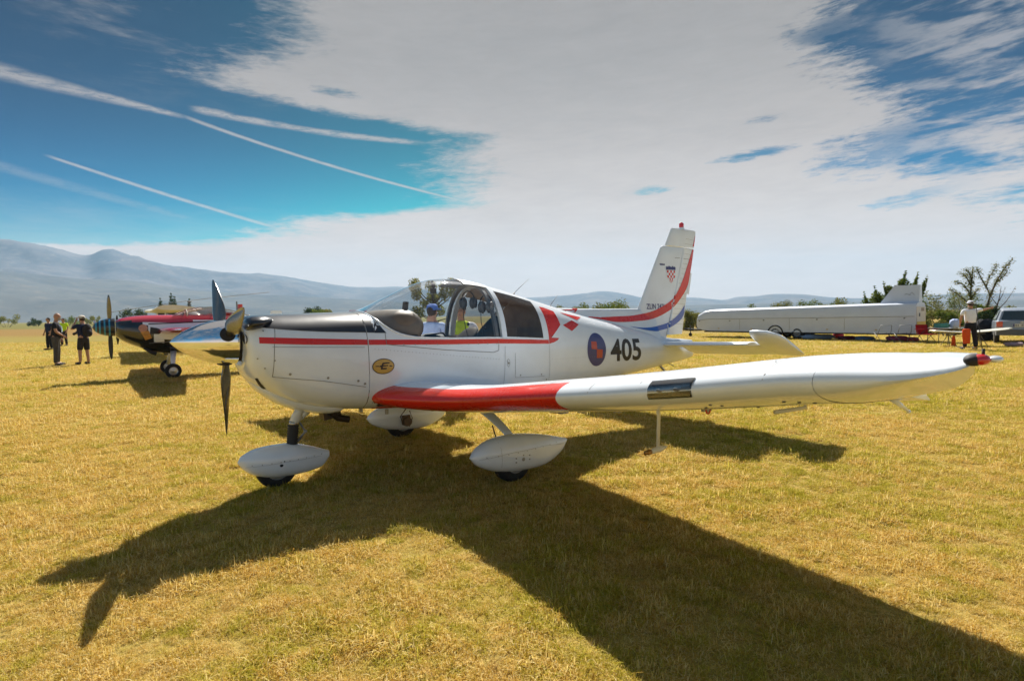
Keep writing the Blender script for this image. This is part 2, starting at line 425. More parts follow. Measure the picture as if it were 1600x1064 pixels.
def tuft(i):
    rr = random.Random(i); v = []; f = []; tone = []
    for b in range(18 + 5 * (i % 3)):
        r = .055 * math.sqrt(rr.random()); a = rr.random() * 6.28
        x, y = r * math.cos(a), r * math.sin(a)
        L = rr.uniform(.02, .055); lean = rr.uniform(.85, 1.5) if rr.random() < .8 else rr.uniform(.1, .8)
        if i >= 4 and b < 5: L *= 2.2; lean = rr.uniform(1.0, 1.5)
        h = rr.random() * 6.28; w = rr.uniform(.0012, .0024)
        ux, uy = math.cos(h), math.sin(h); sx, sy = -uy * w, ux * w
        tt = rr.random()
        P = []
        for k, s in enumerate((0, .5, 1)):
            le = lean * (.6 + .6 * s); q = L * s
            P.append((x + ux * q * math.sin(le), y + uy * q * math.sin(le), max(.002, q * math.cos(le)) + (0 if s == 0 else .002)))
        k0 = len(v)
        v += [(P[0][0] - sx, P[0][1] - sy, 0), (P[0][0] + sx, P[0][1] + sy, 0), (P[1][0] + sx * .8, P[1][1] + sy * .8, P[1][2]), (P[1][0] - sx * .8, P[1][1] - sy * .8, P[1][2]), P[2]]
        f += [(k0, k0 + 1, k0 + 2, k0 + 3), (k0 + 3, k0 + 2, k0 + 4)]
        tone += [tt] * 5
    me = bpy.data.meshes.new('grass_tuft'); me.from_pydata(v, [], f); me.materials.append(GM)
    at = me.attributes.new('tone', 'FLOAT', 'POINT'); at.data.foreach_set('value', tone)
    return me
def build_grass():
    gcol = bpy.data.collections.new('grass_tufts')
    for i in range(6):
        gcol.objects.link(bpy.data.objects.new('grass_tuft', tuft(i)))
    rng = np.random.default_rng(3); P = []; S = []
    for (y0, y1, dens, sc) in ((1.7, 3.2, 2100, .72), (3.2, 5, 1500, .8), (5, 8, 850, .95), (8, 13, 340, 1.15), (13, 22, 120, 1.4), (22, 40, 32, 1.8)):
        A = (y1 * y1 - y0 * y0) * 1.02; n = int(A * dens)
        y = np.sqrt(rng.uniform(y0 * y0, y1 * y1, n)); x = rng.uniform(-1.02, 1.02, n) * y
        s = sc * rng.uniform(.7, 1.35, n)
        P.append(np.stack([x, y, np.full(n, -.004)], 1)); S.append(s)
    P = np.concatenate(P); S = np.concatenate(S)
    clump = np.array([mnoise.noise(Vector((x * 5.0, y * 5.0, 0))) + .6 * mnoise.noise(Vector((x * 1.3, y * 1.3, 4))) + .5 * mnoise.noise(Vector((x * 14, y * 14, 9))) for x, y, _ in P])
    S = S * np.clip(.95 + .75 * clump, .35, 1.9)
    me = bpy.data.meshes.new('grass'); me.vertices.add(len(P)); me.vertices.foreach_set('co', P.ravel())
    at = me.attributes.new('size', 'FLOAT', 'POINT'); at.data.foreach_set('value', S)
    o = bpy.data.objects.new('grass', me); col.objects.link(o)
    tag(o, 'short dry golden grass with green tufts all over the airfield', 'grass', kind='stuff')
    ng = bpy.data.node_groups.new('grass_nodes', 'GeometryNodeTree')
    ng.interface.new_socket('Geometry', in_out='INPUT', socket_type='NodeSocketGeometry'); ng.interface.new_socket('Geometry', in_out='OUTPUT', socket_type='NodeSocketGeometry')
    N = ng.nodes; Lk = ng.links
    gi, go = N.new('NodeGroupInput'), N.new('NodeGroupOutput')
    m2p = N.new('GeometryNodeMeshToPoints'); ip = N.new('GeometryNodeInstanceOnPoints')
    ci = N.new('GeometryNodeCollectionInfo'); ci.inputs['Collection'].default_value = gcol; ci.inputs['Separate Children'].default_value = True; ci.inputs['Reset Children'].default_value = True
    ip.inputs['Pick Instance'].default_value = True
    rv = N.new('FunctionNodeRandomValue'); rv.data_type = 'FLOAT_VECTOR'; rv.inputs[0].default_value = (-.15, -.15, 0); rv.inputs[1].default_value = (.15, .15, 6.28)
    na = N.new('GeometryNodeInputNamedAttribute'); na.data_type = 'FLOAT'; na.inputs[0].default_value = 'size'
    Lk.new(gi.outputs[0], m2p.inputs[0]); Lk.new(m2p.outputs[0], ip.inputs['Points']); Lk.new(ci.outputs[0], ip.inputs['Instance'])
    Lk.new(rv.outputs[0], ip.inputs['Rotation']); Lk.new(na.outputs[0], ip.inputs['Scale']); Lk.new(ip.outputs[0], go.inputs[0])
    md = o.modifiers.new('scatter', 'NODES'); md.node_group = ng
build_grass()

# ---- mountains
def mountain_mat(name, c1, c2, c3):
    m, t, b = newmat(name); b.inputs['Roughness'].default_value = 1; b.inputs['Specular IOR Level'].default_value = 0
    tcn = t.nodes.new('ShaderNodeTexCoord'); n = noise(t, tcn.outputs['Object'], .006, 8, .65); n2_ = noise(t, tcn.outputs['Object'], .03, 6, .7)
    k = mixc(t, n.step(.42, .6), c1, c2); k = mixc(t, n2_.step(.5, .7) * .6, k, c3)
    t.links.new(k, b.inputs['Base Color']); return m
MTN = [(-75, 4.5), (-60, 5.6), (-50, 5.4), (-44, 5.95), (-41.5, 5.78), (-40.3, 5.70), (-39, 5.35), (-37.4, 5.02), (-36.6, 5.4), (-35.7, 5.72), (-34.9, 5.5), (-33.92, 5.11), (-31.61, 4.48), (-28.41, 4.11), (-25.79, 4.05), (-23.62, 3.97), (-19.04, 3.4), (-15.43, 2.97), (-11.68, 3.03), (-7.83, 2.55), (-2.59, 1.64), (2.71, 1.77), (9.91, 2.16), (14.34, 1.36), (18.01, 1.41), (20.96, 1.09), (22.2, 1.35), (23.79, 1.45), (25.2, 1.6), (27.56, 1.52), (30.11, 1.1), (34.83, 1.0), (38.25, 1.15), (42.84, 1.1), (55, 1.4), (75, 1.0)]
def ridge(name, r0, r1, scale, mat, seed, tab, rough):
    na, nr = 420, 36; v = []
    for j in range(nr):
        s = j / (nr - 1); r = r0 + (r1 - r0) * s * 1.25
        shape = math.sin(min(s * 1.25, 1) * math.pi / 2) ** 1.3 if s <= .8 else 1 - (s - .8) * 2.5
        for i in range(na):
            a = -75 + 150 * i / (na - 1); e = interp(a, tab)[0]
            h = math.tan(R(e)) * r1 * scale
            x = r * math.sin(R(a)); y = r * math.cos(R(a))
            w = mnoise.ridged_multi_fractal(Vector((x * .0018, y * .0018, seed)), 1.0, 2.1, 7, 1.0, 2.0) - 1.0
            z = h * shape + w * h * rough * (max(0.0, math.sin(math.pi * min(1, s * 1.22))) ** .7) * .5 + EYE * shape
            if .7 < s < .9: z += fbm(x, y, 4, .006) * h * .022
            v.append((x, y, z - 3 if j == 0 else z))
    f = [(j * na + i, j * na + i + 1, (j + 1) * na + i + 1, (j + 1) * na + i) for j in range(nr - 1) for i in range(na - 1)]
    o = mobj(name, v, f, mat); tag(o, kind='structure'); return o
ridge('mountains', 2100, 3300, 1.0, mountain_mat('far_slopes', (.12, .125, .14, 1), (.17, .16, .165, 1), (.25, .22, .20, 1)), 1.3, MTN, .30)
LOW = [(-75, 2.6), (-50, 3.6), (-43, 3.9), (-38, 3.5), (-34, 3.3), (-30, 2.6), (-25, 2.2), (-20, 2.0), (-14, 1.7), (-8, 1.2), (-2, .9), (6, .8), (15, .7), (28, .75), (40, .6), (75, .5)]
ridge('foothills', 1300, 2000, 1.0, mountain_mat('near_slopes', (.105, .115, .125, 1), (.14, .145, .145, 1), (.21, .19, .17, 1)), 7.7, LOW, .32)

# ---- haze
hz = MB().box((0, 1750, 175), (10800, 3800, 354)).build('haze', None, None)
hz.data.materials.clear()
hm = bpy.data.materials.new('haze_air'); hm.use_nodes = True; ht = hm.node_tree; ht.nodes.clear()
pv = ht.nodes.new('ShaderNodeVolumePrincipled'); pv.inputs['Color'].default_value = (.36, .68, 1, 1); pv.inputs['Density'].default_value = .00012; pv.inputs['Anisotropy'].default_value = .25
ho = ht.nodes.new('ShaderNodeOutputMaterial'); ht.links.new(pv.outputs[0], ho.inputs['Volume'])
hz.data.materials.append(hm); tag(hz, 'pale blue haze over the plain', 'haze', kind='stuff')

# ---- vegetation
def leafmat(name, c1, c2, c3):
    m, t, b = newmat(name); t.nodes.remove(b)
    g = t.nodes.new('ShaderNodeNewGeometry')
    n = noise(t, g.outputs['Position'], 1.2, 4, .6); r = V(t, g.outputs['Random Per Island'])
    k = mixc(t, (n * .7 + r * .5).step(.35, .85), c1, c2); k = mixc(t, r.step(.8, .98) * .7, k, c3)
    d = t.nodes.new('ShaderNodeBsdfDiffuse'); tl = t.nodes.new('ShaderNodeBsdfTranslucent')
    t.links.new(k, d.inputs[0]); t.links.new(k, tl.inputs[0])
    mx = t.nodes.new('ShaderNodeMixShader'); mx.inputs[0].default_value = .4
    t.links.new(d.outputs[0], mx.inputs[1]); t.links.new(tl.outputs[0], mx.inputs[2])
    t.links.new(mx.outputs[0], t.nodes['Material Output'].inputs[0]); return m
LF = {'green': leafmat('leaf_green', (.10, .15, .025, 1), (.20, .24, .04, 1), (.32, .30, .08, 1)),
      'olive': leafmat('leaf_olive', (.13, .15, .035, 1), (.27, .26, .06, 1), (.38, .32, .10, 1)),
      'dark': leafmat('leaf_dark', (.035, .06, .02, 1), (.07, .10, .03, 1), (.14, .14, .05, 1)),
      'dry': leafmat('leaf_dry', (.16, .12, .05, 1), (.28, .21, .09, 1), (.38, .30, .15, 1))}
M['bark'] = pmat('bark', (.11, .085, .06), .9, var=.4, vs=12, bump=.5, bs=20)
def leaves(rr, clumps, n, size, squash=1.0):
    v = []; f = []
    tot = sum(c[3] ** 2 for c in clumps)
    for (cx, cy, cz, cr) in clumps:
        for _ in range(max(3, int(n * cr * cr / tot))):
            d = Vector((rr.gauss(0, 1), rr.gauss(0, 1), rr.gauss(0, 1))).normalized() * cr * rr.random() ** .45
            p = Vector((cx, cy, cz)) + Vector((d.x, d.y, d.z * squash))
            if p.z < .03: p.z = rr.uniform(.03, .3)
            a = Vector((rr.gauss(0, 1), rr.gauss(0, 1), rr.gauss(0, 1))).normalized(); b = a.orthogonal().normalized()
            s = size * rr.uniform(.6, 1.4); k = len(v)
            v += [p - a * s, p + b * s * .5, p + a * s, p - b * s * .5]; f.append((k, k + 1, k + 2, k + 3))
    return v, f
def plant(name, x, y, clumps, n, size, mat, label, cat, group=None, trunk=None, limbs=(), seed=1, bare=0):
    rr = random.Random(seed); root = empty(name, (x, y, 0), 0, label, cat, group)
    v, f = leaves(rr, clumps, n, size); mobj('crown' if trunk else 'foliage', v, f, LF[mat], root, False)
    if trunk:
        mb = MB(); h, r = trunk
        mb.tube([(0, 0, -.1), (.03 * h * rr.uniform(-1, 1), 0, h * .35), (0, .03 * h, h * .7), (.02, 0, h)], [r * 1.25, r, r * .7, r * .3], 8)
        mb.build('trunk', M['bark'], root, True)
        lb = MB()
        for (cx, cy, cz, cr) in clumps:
            z0 = min(h * .8, cz * .55); lb.tube([(0, 0, z0), (cx * .55, cy * .55, (z0 + cz) * .5 - .05), (cx, cy, cz)], [r * .5, r * .3, r * .12], 6)
        lb.build('limb', M['bark'], root, True)
    else:
        mb = MB()
        for k, (cx, cy, cz, cr) in enumerate(clumps[:9]): mb.tube([(cx * .3, cy * .3, 0), (cx * .8, cy * .8, cz * .6), (cx, cy, cz + cr * .5)], [.04, .025, .008], 5)
        mb.build('stem', M['bark'], root, True)
    return root
def blob(rr, w, h, n, z0=.3, r=(.25, .45)):
    return [(rr.uniform(-.5, .5) * w, rr.uniform(-.35, .35) * w, z0 + rr.random() ** .8 * (h - z0) * .85, rr.uniform(*r) * h * .6) for _ in range(n)]
# ================================================================ THE WHITE TRAINING AIRCRAFT
PX, PY, YAW = -0.746, 5.955, 36.15
plane = empty('training_aircraft', (PX, PY, 0), R(180 + YAW), 'white low wing training aircraft with red stripe, number 405 and checkered fin shield', 'aircraft')
# local frame: x forward, y to its left, z up
#        a      w     zb    zm    zt    nu   nl
HULL = [(-4.36, .045, .84, .95, 1.10, 2.0, 2.0), (-4.1, .10, .80, .97, 1.125, 2.0, 2.0), (-3.74, .165, .765, .97, 1.16, 2.1, 2.2), (-3.2, .245, .72, .98, 1.27, 2.2, 2.5), (-2.66, .315, .675, 1.0, 1.375, 2.3, 2.8),
        (-2.0, .40, .63, 1.02, 1.50, 2.4, 3.0), (-1.37, .48, .60, 1.05, 1.645, 2.4, 3.3), (-1.0, .53, .595, 1.05, 1.735, 2.4, 3.5), (-.66, .56, .59, 1.05, 1.82, 2.35, 3.6), (-.24, .575, .59, 1.05, 1.905, 2.25, 3.7),
        (0.0, .58, .595, 1.05, 1.918, 2.2, 3.7), (.2, .58, .60, 1.05, 1.895, 2.2, 3.7), (.38, .578, .61, 1.05, 1.835, 2.2, 3.7), (.66, .572, .63, 1.05, 1.705, 2.4, 3.6), (.82, .568, .64, 1.05, 1.625, 2.8, 3.5), (.95, .563, .65, 1.05, 1.578, 3.1, 3.4), (1.06, .56, .66, 1.05, 1.572, 3.2, 3.3),
        (1.2, .556, .675, 1.06, 1.568, 3.2, 3.2), (1.4, .55, .70, 1.08, 1.563, 3.1, 3.0), (1.6, .538, .755, 1.11, 1.560, 3.0, 2.8), (1.75, .522, .83, 1.15, 1.557, 3.0, 2.6), (1.86, .50, .905, 1.2, 1.553, 3.0, 2.4), (1.94, .47, .97, 1.24, 1.545, 2.9, 2.3), (1.985, .43, 1.03, 1.27, 1.53, 2.8, 2.2), (2.005, .37, 1.08, 1.3, 1.51, 2.6, 2.1)]
SILL = [(-1.06, 1.245), (-.30, 1.292), (.25, 1.306), (.55, 1.322), (.72, 1.355), (.82, 1.40), (.90, 1.46), (.955, 1.53), (.985, 1.56)]
def sec(a): return interp(a, HULL)
def sill(a): return interp(a, SILL)[0]
def up_pt(a, th, side=1, inset=0.0):
    w, zb, zm, zt, nu, nl = sec(a); w -= inset; zt -= inset
    return Vector((a, side * w * max(math.cos(th), 0) ** (2 / nu), zm + (zt - zm) * max(math.sin(th), 0) ** (2 / nu)))
def lo_pt(a, th, side=1, inset=0.0):
    w, zb, zm, zt, nu, nl = sec(a); w -= inset; zb += inset
    return Vector((a, side * w * max(math.cos(th), 0) ** (2 / nl), zm - (zm - zb) * max(math.sin(th), 0) ** (2 / nl)))
def th_at(a, z):
    w, zb, zm, zt, nu, nl = sec(a); k = min(max((z - zm) / (zt - zm), 0), 1)
    return math.asin(min(1, k ** (nu / 2)))
NT = 22
def full_ring(a, inset=0.0):
    r = [lo_pt(a, math.pi / 2 * (1 - k / NT), 1, inset) for k in range(NT)] + [up_pt(a, math.pi / 2 * k / NT, 1, inset) for k in range(NT + 1)]
    m = [Vector((p.x, -p.y, p.z)) for p in r[1:-1]][::-1]
    return r + m
def arange(a, b, n): return [a + (b - a) * i / (n - 1) for i in range(n)]
# rear fuselage, closed all round
rings = [full_ring(a) for a in arange(-4.36, -1.06, 60)]
v, f = loft(rings, True, True, False)
fus_v, fus_f = list(v), list(f)
# cabin tub: from the bottom up to the sill line on both sides
def tub_ring(a, inset=0.0):
    ts = th_at(a, sill(a))
    r = [up_pt(a, ts * (1 - k / 8), 1, inset) for k in range(8)] + [lo_pt(a, math.pi / 2 * k / NT, 1, inset) for k in range(NT + 1)]
    m = [Vector((p.x, -p.y, p.z)) for p in r[:-1]][::-1]
    return r + m
AC = arange(-1.06, .985, 60)
v, f = loft([tub_ring(a) for a in AC], False)
k = len(fus_v); fus_v += v; fus_f += [tuple(i + k for i in g) for g in f]
# forward band between the windscreen and the cowling
v, f = loft([full_ring(a) for a in arange(.985, 1.055, 4)], True)
k = len(fus_v); fus_v += v; fus_f += [tuple(i + k for i in g) for g in f]
fuselage = mobj('fuselage', fus_v, fus_f, M['white'], plane, True, angle=50)
# inner lining of the tub
v, f = loft([tub_ring(a, .02) for a in arange(-1.05, .98, 40)], False)
mobj('cabin_lining', v, [tuple(reversed(g)) for g in f], M['tan'], plane, True)
# engine cowling
rings = [full_ring(a) for a in [1.06, 1.15, 1.25, 1.35, 1.45, 1.55, 1.62, 1.69, 1.75, 1.80, 1.84, 1.87, 1.9, 1.925, 1.945, 1.965, 1.98, 1.99, 1.998, 2.005]]
w, zb, zm, zt, nu, nl = sec(2.005)
inner = [Vector((2.012, p.y * .82, 1.32 + (p.z - 1.32) * .86)) for p in rings[-1]]
rings += [inner, [Vector((2.0, p.y * .75, 1.32 + (p.z - 1.32) * .78)) for p in rings[-1]]]
v, f = loft(rings, True, False, True)
cowling = mobj('engine_cowling', v, f, M['white'], plane, True, angle=60)
deps_bvh = {}
def bvh_of(*obs):
    vs, fs = [], []
    for o in obs:
        k = len(vs); vs += [v.co.copy() for v in o.data.vertices]; fs += [tuple(i + k for i in p.vertices) for p in o.data.polygons]
    return BVHTree.FromPolygons(vs, fs)
HB = bvh_of(fuselage, cowling)

def decal(name, loops, mat, bvh, parent, side=1, off=.0025, step=.05, axis='y', base=0.0, from_mesh=None, keep_top=None):
    """polygons drawn in the side plane (x, z) laid onto a surface as a thin skin"""
    bm = bmesh.new()
    if from_mesh: bm.from_mesh(from_mesh)
    else:
        for lp in loops:
            vs = [bm.verts.new((x, z, 0)) for x, z in lp]; bm.faces.new(vs)
    bmesh.ops.triangulate(bm, faces=bm.faces[:])
    xs = [v.co.x for v in bm.verts]; zs = [v.co.y for v in bm.verts]
    for lo, hi, no in ((min(xs), max(xs), (1, 0, 0)), (min(zs), max(zs), (0, 1, 0))):
        n = int((hi - lo) / step)
        for i in range(1, n + 1):
            c = lo + (hi - lo) * i / (n + 1)
            bmesh.ops.bisect_plane(bm, geom=bm.verts[:] + bm.edges[:] + bm.faces[:], plane_co=Vector(no) * c, plane_no=no)
    dead = []
    for v in bm.verts:
        a, z = v.co.x, v.co.y
        hit = None; nrm = None
        if bvh is not None:
            hit, nrm, _, _ = bvh.ray_cast(Vector((a, 3 * side, z)), Vector((0, -side, 0)))
        if hit is not None and hit.y * side < -.02: hit = None
        if hit is None:
            if bvh is None: v.co = Vector((a, side * (base + off), z))
            else: dead.append(v); v.co = Vector((a, 0, z))
        else:
            if nrm.y * side < 0: nrm = -nrm
            v.co = hit + nrm * off
    bmesh.ops.delete(bm, geom=dead, context='VERTS')
    me = bpy.data.meshes.new(name); bm.to_mesh(me); bm.free(); me.materials.append(mat)
    o = bpy.data.objects.new(name, me); col.objects.link(o); o.parent = parent
    return o
def textmesh(s, size, width=None, bold=0.0):
    cu = bpy.data.curves.new('t', 'FONT'); cu.body = s; cu.size = size; cu.offset = bold
    cu.resolution_u = 4
    o = bpy.data.objects.new('t', cu); col.objects.link(o)
    dg = bpy.context.evaluated_depsgraph_get(); me = bpy.data.meshes.new_from_object(o.evaluated_get(dg))
    bpy.data.objects.remove(o); return me
def text_decal(name, s, a0, z0, a1, z1, mat, bvh, parent, bold=0.0, base=0.0, slant=0.0, off=.003, side=1):
    """text filling the box a0 (its left) .. a1 (its right), z0 .. z1"""
    me = textmesh(s, 1.0, bold=bold)
    xs = [v.co.x for v in me.vertices]; ys = [v.co.y for v in me.vertices]
    lx, hx, ly, hy = min(xs), max(xs), min(ys), max(ys)
    for v in me.vertices:
        u = (v.co.x - lx) / (hx - lx); w = (v.co.y - ly) / (hy - ly)
        v.co = Vector((a0 + (a1 - a0) * u, z0 + (z1 - z0) * w + slant * u, 0))
    return decal(name, None, mat, bvh, parent, from_mesh=me, base=base, off=off, side=side)
def disc(ca, cz, ra, rz, n=40): return [(ca + ra * math.cos(6.2832 * k / n), cz + rz * math.sin(6.2832 * k / n)) for k in range(n)]
def band(top, bot): return [p for p in top] + [p for p in reversed(bot)]

ST_T = [(1.935, 1.372), (1.583, 1.351), (1.062, 1.322)]; ST_B = [(1.935, 1.322), (1.583, 1.299), (1.062, 1.276)]
ST2_T = [(1.05, 1.321), (.25, 1.292), (-.31, 1.279), (-1.056, 1.239)]; ST2_B = [(1.05, 1.275), (.25, 1.246), (-.31, 1.232), (-1.056, 1.196)]
for s in (1, -1):
    decal('stripe', [band(ST_T, ST_B)], M['red'], HB, cowling, s)
    decal('stripe', [band(ST2_T, ST2_B)], M['red'], HB, fuselage, s)
    flame = [(-1.0615, 1.24), (-1.0635, 1.26), (-1.066, 1.612), (-1.15, 1.60), (-1.289, 1.558), (-1.125, 1.49), (-1.303, 1.401), (-1.075, 1.321), (-1.106, 1.262), (-1.165, 1.238), (-1.238, 1.252), (-1.20, 1.226), (-1.144, 1.209), (-1.0615, 1.196)]
    decal('stripe_flame', [flame], M['red'], HB, fuselage, s)
    decal('red_check', [[(-1.40, 1.545), (-1.8, 1.482), (-1.661, 1.449)]], M['red'], HB, fuselage, s)
    decal('red_check', [[(-1.55, 1.449), (-1.651, 1.396), (-1.483, 1.323), (-1.346, 1.397)]], M['red'], HB, fuselage, s)
    # black anti-glare panel on the flank of the cowling top (edge line, then up to the crown)
for s in (1, -1):
    pass
def crown_panel(a_list, zedge, name, mat, parent, off=.003, tmax=math.pi / 2):
    rows = []
    for a in a_list:
        ts = th_at(a, zedge(a)); row = []
        for s, rng in ((1, range(0, 15)), (-1, range(13, -1, -1))):
            for k in rng:
                th = ts + (tmax - ts) * k / 14; p = up_pt(a, th, s, -off); row.append(p)
        rows.append(row)
    v, f = loft(rows, False); return mobj(name, v, f, mat, parent, True)
EDGE = [(.86, 1.37), (1.067, 1.384), (1.461, 1.402), (1.72, 1.425), (1.93, 1.452), (1.99, 1.47)]
ze = lambda a: interp(a, EDGE)[0]
crown_panel([1.062, 1.2, 1.4, 1.6, 1.72, 1.8, 1.86, 1.9, 1.93, 1.955, 1.975, 1.988, 1.997], ze, 'anti_glare_panel', M['blackpaint'], cowling)
arc = [(.958, 1.574), (.972, 1.556), (.955, 1.50), (.935, 1.44), (.905, 1.372)]
# the same panel carried back to the windscreen, with its curved rear edge
rows = []
for th_i in range(15):
    row = []
    for k in range(7):
        row.append(None)
for s in (1, -1):
    pts = []
    decal('anti_glare_panel', [[(.984, 1.378), (.984, 1.547), (.958, 1.522), (.932, 1.475), (.902, 1.42), (.872, 1.374)]], M['blackpaint'], HB, fuselage, s)
crown_panel([.986, 1.0, 1.02, 1.04, 1.053], ze, 'anti_glare_panel', M['blackpaint'], fuselage)
# raised cheeks at the front of the cowling top (above the air inlets)
for s in (1, -1):
    mb = MB(); prof = []
    rings = []
    for (a, hw, hh, zc) in ((1.79, .01, .004, 1.505), (1.82, .06, .028, 1.50), (1.87, .10, .050, 1.492), (1.92, .122, .060, 1.485), (1.97, .122, .060, 1.48), (2.005, .10, .048, 1.475), (2.02, .05, .022, 1.47)):
        rings.append([Vector((a, s * .325 + hw * math.cos(t) * 1.25, zc + hh * math.sin(t))) for t in [6.2832 * k / 18 for k in range(18)]])
    v, f = loft(rings, True, True, True); mobj('cowling_cheek', v, f, M['blackpaint'], cowling, True)
# air inlets (dark recesses either side of the spinner) and lower slit
for s in (1, -1):
    mb = MB(); rr = []
    for k, sc_ in enumerate((1.0, .8)):
        rr.append([Vector((2.0145 - .03 * k, s * .30 + .075 * sc_ * math.cos(t), 1.355 + .04 * sc_ * math.sin(t))) for t in [6.2832 * q / 20 for q in range(20)]])
    v, f = loft(rr, True, False, True); mb.add(v, f); mb.build('air_inlet', M['dark'], cowling)

# chin scoop
rings = []
for (a, hw, z0, z1) in ((1.95, .10, .975, 1.0), (1.88, .2, .88, 1.0), (1.75, .27, .775, .95), (1.6, .31, .70, .9), (1.45, .33, .655, .85), (1.33, .33, .635, .8), (1.24, .32, .638, .78), (1.2, .30, .66, .76)):
    rings.append([Vector((a, hw * math.copysign(abs(math.cos(t)) ** .75, math.cos(t)), (z0 + z1) / 2 + (z1 - z0) / 2 * math.copysign(abs(math.sin(t)) ** .8, math.sin(t)))) for t in [6.2832 * k / 28 for k in range(28)]])
v, f = loft(rings, True, True, True); mobj('air_scoop', v, f, M['white'], cowling, True, angle=40)
mb = MB(); mb.box((1.27, .10, .625), (.16, .14, .07), Euler((0, .15, 0)).to_matrix()); mb.tube([(1.30, .18, .66), (1.22, .18, .59), (1.12, .18, .565)], [.032, .032, .032], 12)
mb.build('exhaust_pipe', pmat('burnt_steel', (.06, .045, .035), .5, metal=.8, var=.4), plane, True, 30)

# seams and fasteners
def seam(pts, w=.004, parent=fuselage, side=1, bvh=None, mat=None, name='panel_seam'):
    polys = []
    for (a, b) in zip(pts[:-1], pts[1:]):
        d = Vector((b[0] - a[0], b[1] - a[1])).normalized(); n = Vector((-d.y, d.x)) * w / 2
        polys.append([(a[0] + n.x, a[1] + n.y), (b[0] + n.x, b[1] + n.y), (b[0] - n.x, b[1] - n.y), (a[0] - n.x, a[1] - n.y)])
    bm_ = decal(name, polys, mat or M['seam'], bvh or HB, parent, side, off=.0035, step=.06); return bm_
seam([(1.0575, .70), (1.0575, 1.56)], .008)
seam([(1.80, 1.53), (1.83, 1.30), (1.845, 1.046), (1.45, .985), (1.091, .905)], .004, cowling)
seam([(1.845, 1.29), (1.09, 1.255)], .003, cowling)
seam([(.886, 1.37), (.888, 1.272), (.3, 1.195), (-.268, 1.142), (-.335, 1.16), (-.345, 1.29)], .005)
seam([(-.42, 1.20), (-.40, .80)], .003); seam([(-1.06, 1.19), (-1.06, .72)], .003); seam([(-.55, 1.12), (-.55, .86), (-.98, .84)], .003)
def dots(pts, r, mat, parent, bvh=None, side=1, name='fastener'):
    if name == 'fastener':
        for p in pts: decal(name, [disc(p[0], p[1], r, r, 8)], mat, bvh or HB, parent, side, off=.005, step=1)
        return
    o = decal(name, [disc(a, z, r, r, 8) for a, z in pts], mat, bvh or HB, parent, side, off=.005, step=1); o['kind'] = 'stuff'
dots([(1.72, 1.062), (1.42, 1.01), (1.16, .965), (1.10, .935)], .011, M['rivet'], cowling)
dots([(1.0 - i * .036, 1.235 - i * .0045) for i in range(38)], .0035, M['rivet'], fuselage, name='rivet_row')
dots([(.72 - i * .115, 1.262 - i * .0035) for i in range(10)], .0065, M['rivet'], fuselage, name='rivet_row')
dots([(-.62, .88), (-.93, .865), (-1.02, .80)], .009, M['rivet'], fuselage)
dots([(-1.1 - i * .045, 1.02 - i * .001) for i in range(60)], .003, M['rivet'], fuselage, name='rivet_row')
dots([(1.9, 1.42), (1.83, 1.18), (1.9, 1.12), (1.95, 1.2)], .006, M['rivet'], cowling)
seam([(-.455, 1.02), (-.44, 1.045), (-.455, 1.065), (-.475, 1.045), (-.475, 1.0), (-.455, .98), (-.44, 1.0), (-.44, 1.045)], .003)
dots([(-.458, 1.02)], .012, M['rivet'], fuselage)

seam([(1.94, 1.03), (1.905, .975), (1.86, .925)], .014, cowling, mat=M['dark'], name='cooling_slot')
# gold oval emblem, green cross, roundel, number
decal('emblem', [disc(.927, 1.078, .104, .070)], M['black'], HB, fuselage, off=.004)
decal('emblem', [disc(.927, 1.078, .097, .063)], M['gold'], HB, fuselage, off=.0055)
decal('emblem_mark', [[(.955, 1.05), (.90, 1.05), (.895, 1.062), (.935, 1.064), (.932, 1.075), (.885, 1.078), (.883, 1.088), (.928, 1.087), (.925, 1.097), (.87, 1.102), (.868, 1.113), (.935, 1.110), (.945, 1.09), (.975, 1.078), (.95, 1.07)],
      [(1.0, 1.085), (.968, 1.085), (.975, 1.076), (1.003, 1.078)], [(.87, 1.083), (.845, 1.080), (.845, 1.072), (.872, 1.073)]], M['black'], HB, fuselage, off=.007)
seam([(1.005, .745), (.995, .762), (.985, .742), (.96, .748), (.945, .742), (.925, .75), (.90, .744)], .006, mat=M['black'], name='small_lettering')
decal('first_aid_mark', [disc(-.872, 1.272, .026, .026, 20)], M['white'], HB, fuselage, off=.012)
RC = (-1.909, 1.085)
decal('roundel', [disc(RC[0], RC[1], .182, .203, 48)], M['navy'], HB, fuselage, off=.003)
decal('roundel_square', [[(-1.807, 1.189), (-1.910, 1.182), (-1.912, 1.086), (-1.802, 1.098)], [(-1.903, 1.088), (-2.022, 1.080), (-2.01, .978), (-1.902, .982)]], M['orangered'], HB, fuselage, off=.005)
text_decal('aircraft_number', '405', -2.185, .915, -2.86, 1.205, M['black'], HB, fuselage, bold=.022, slant=-.022)

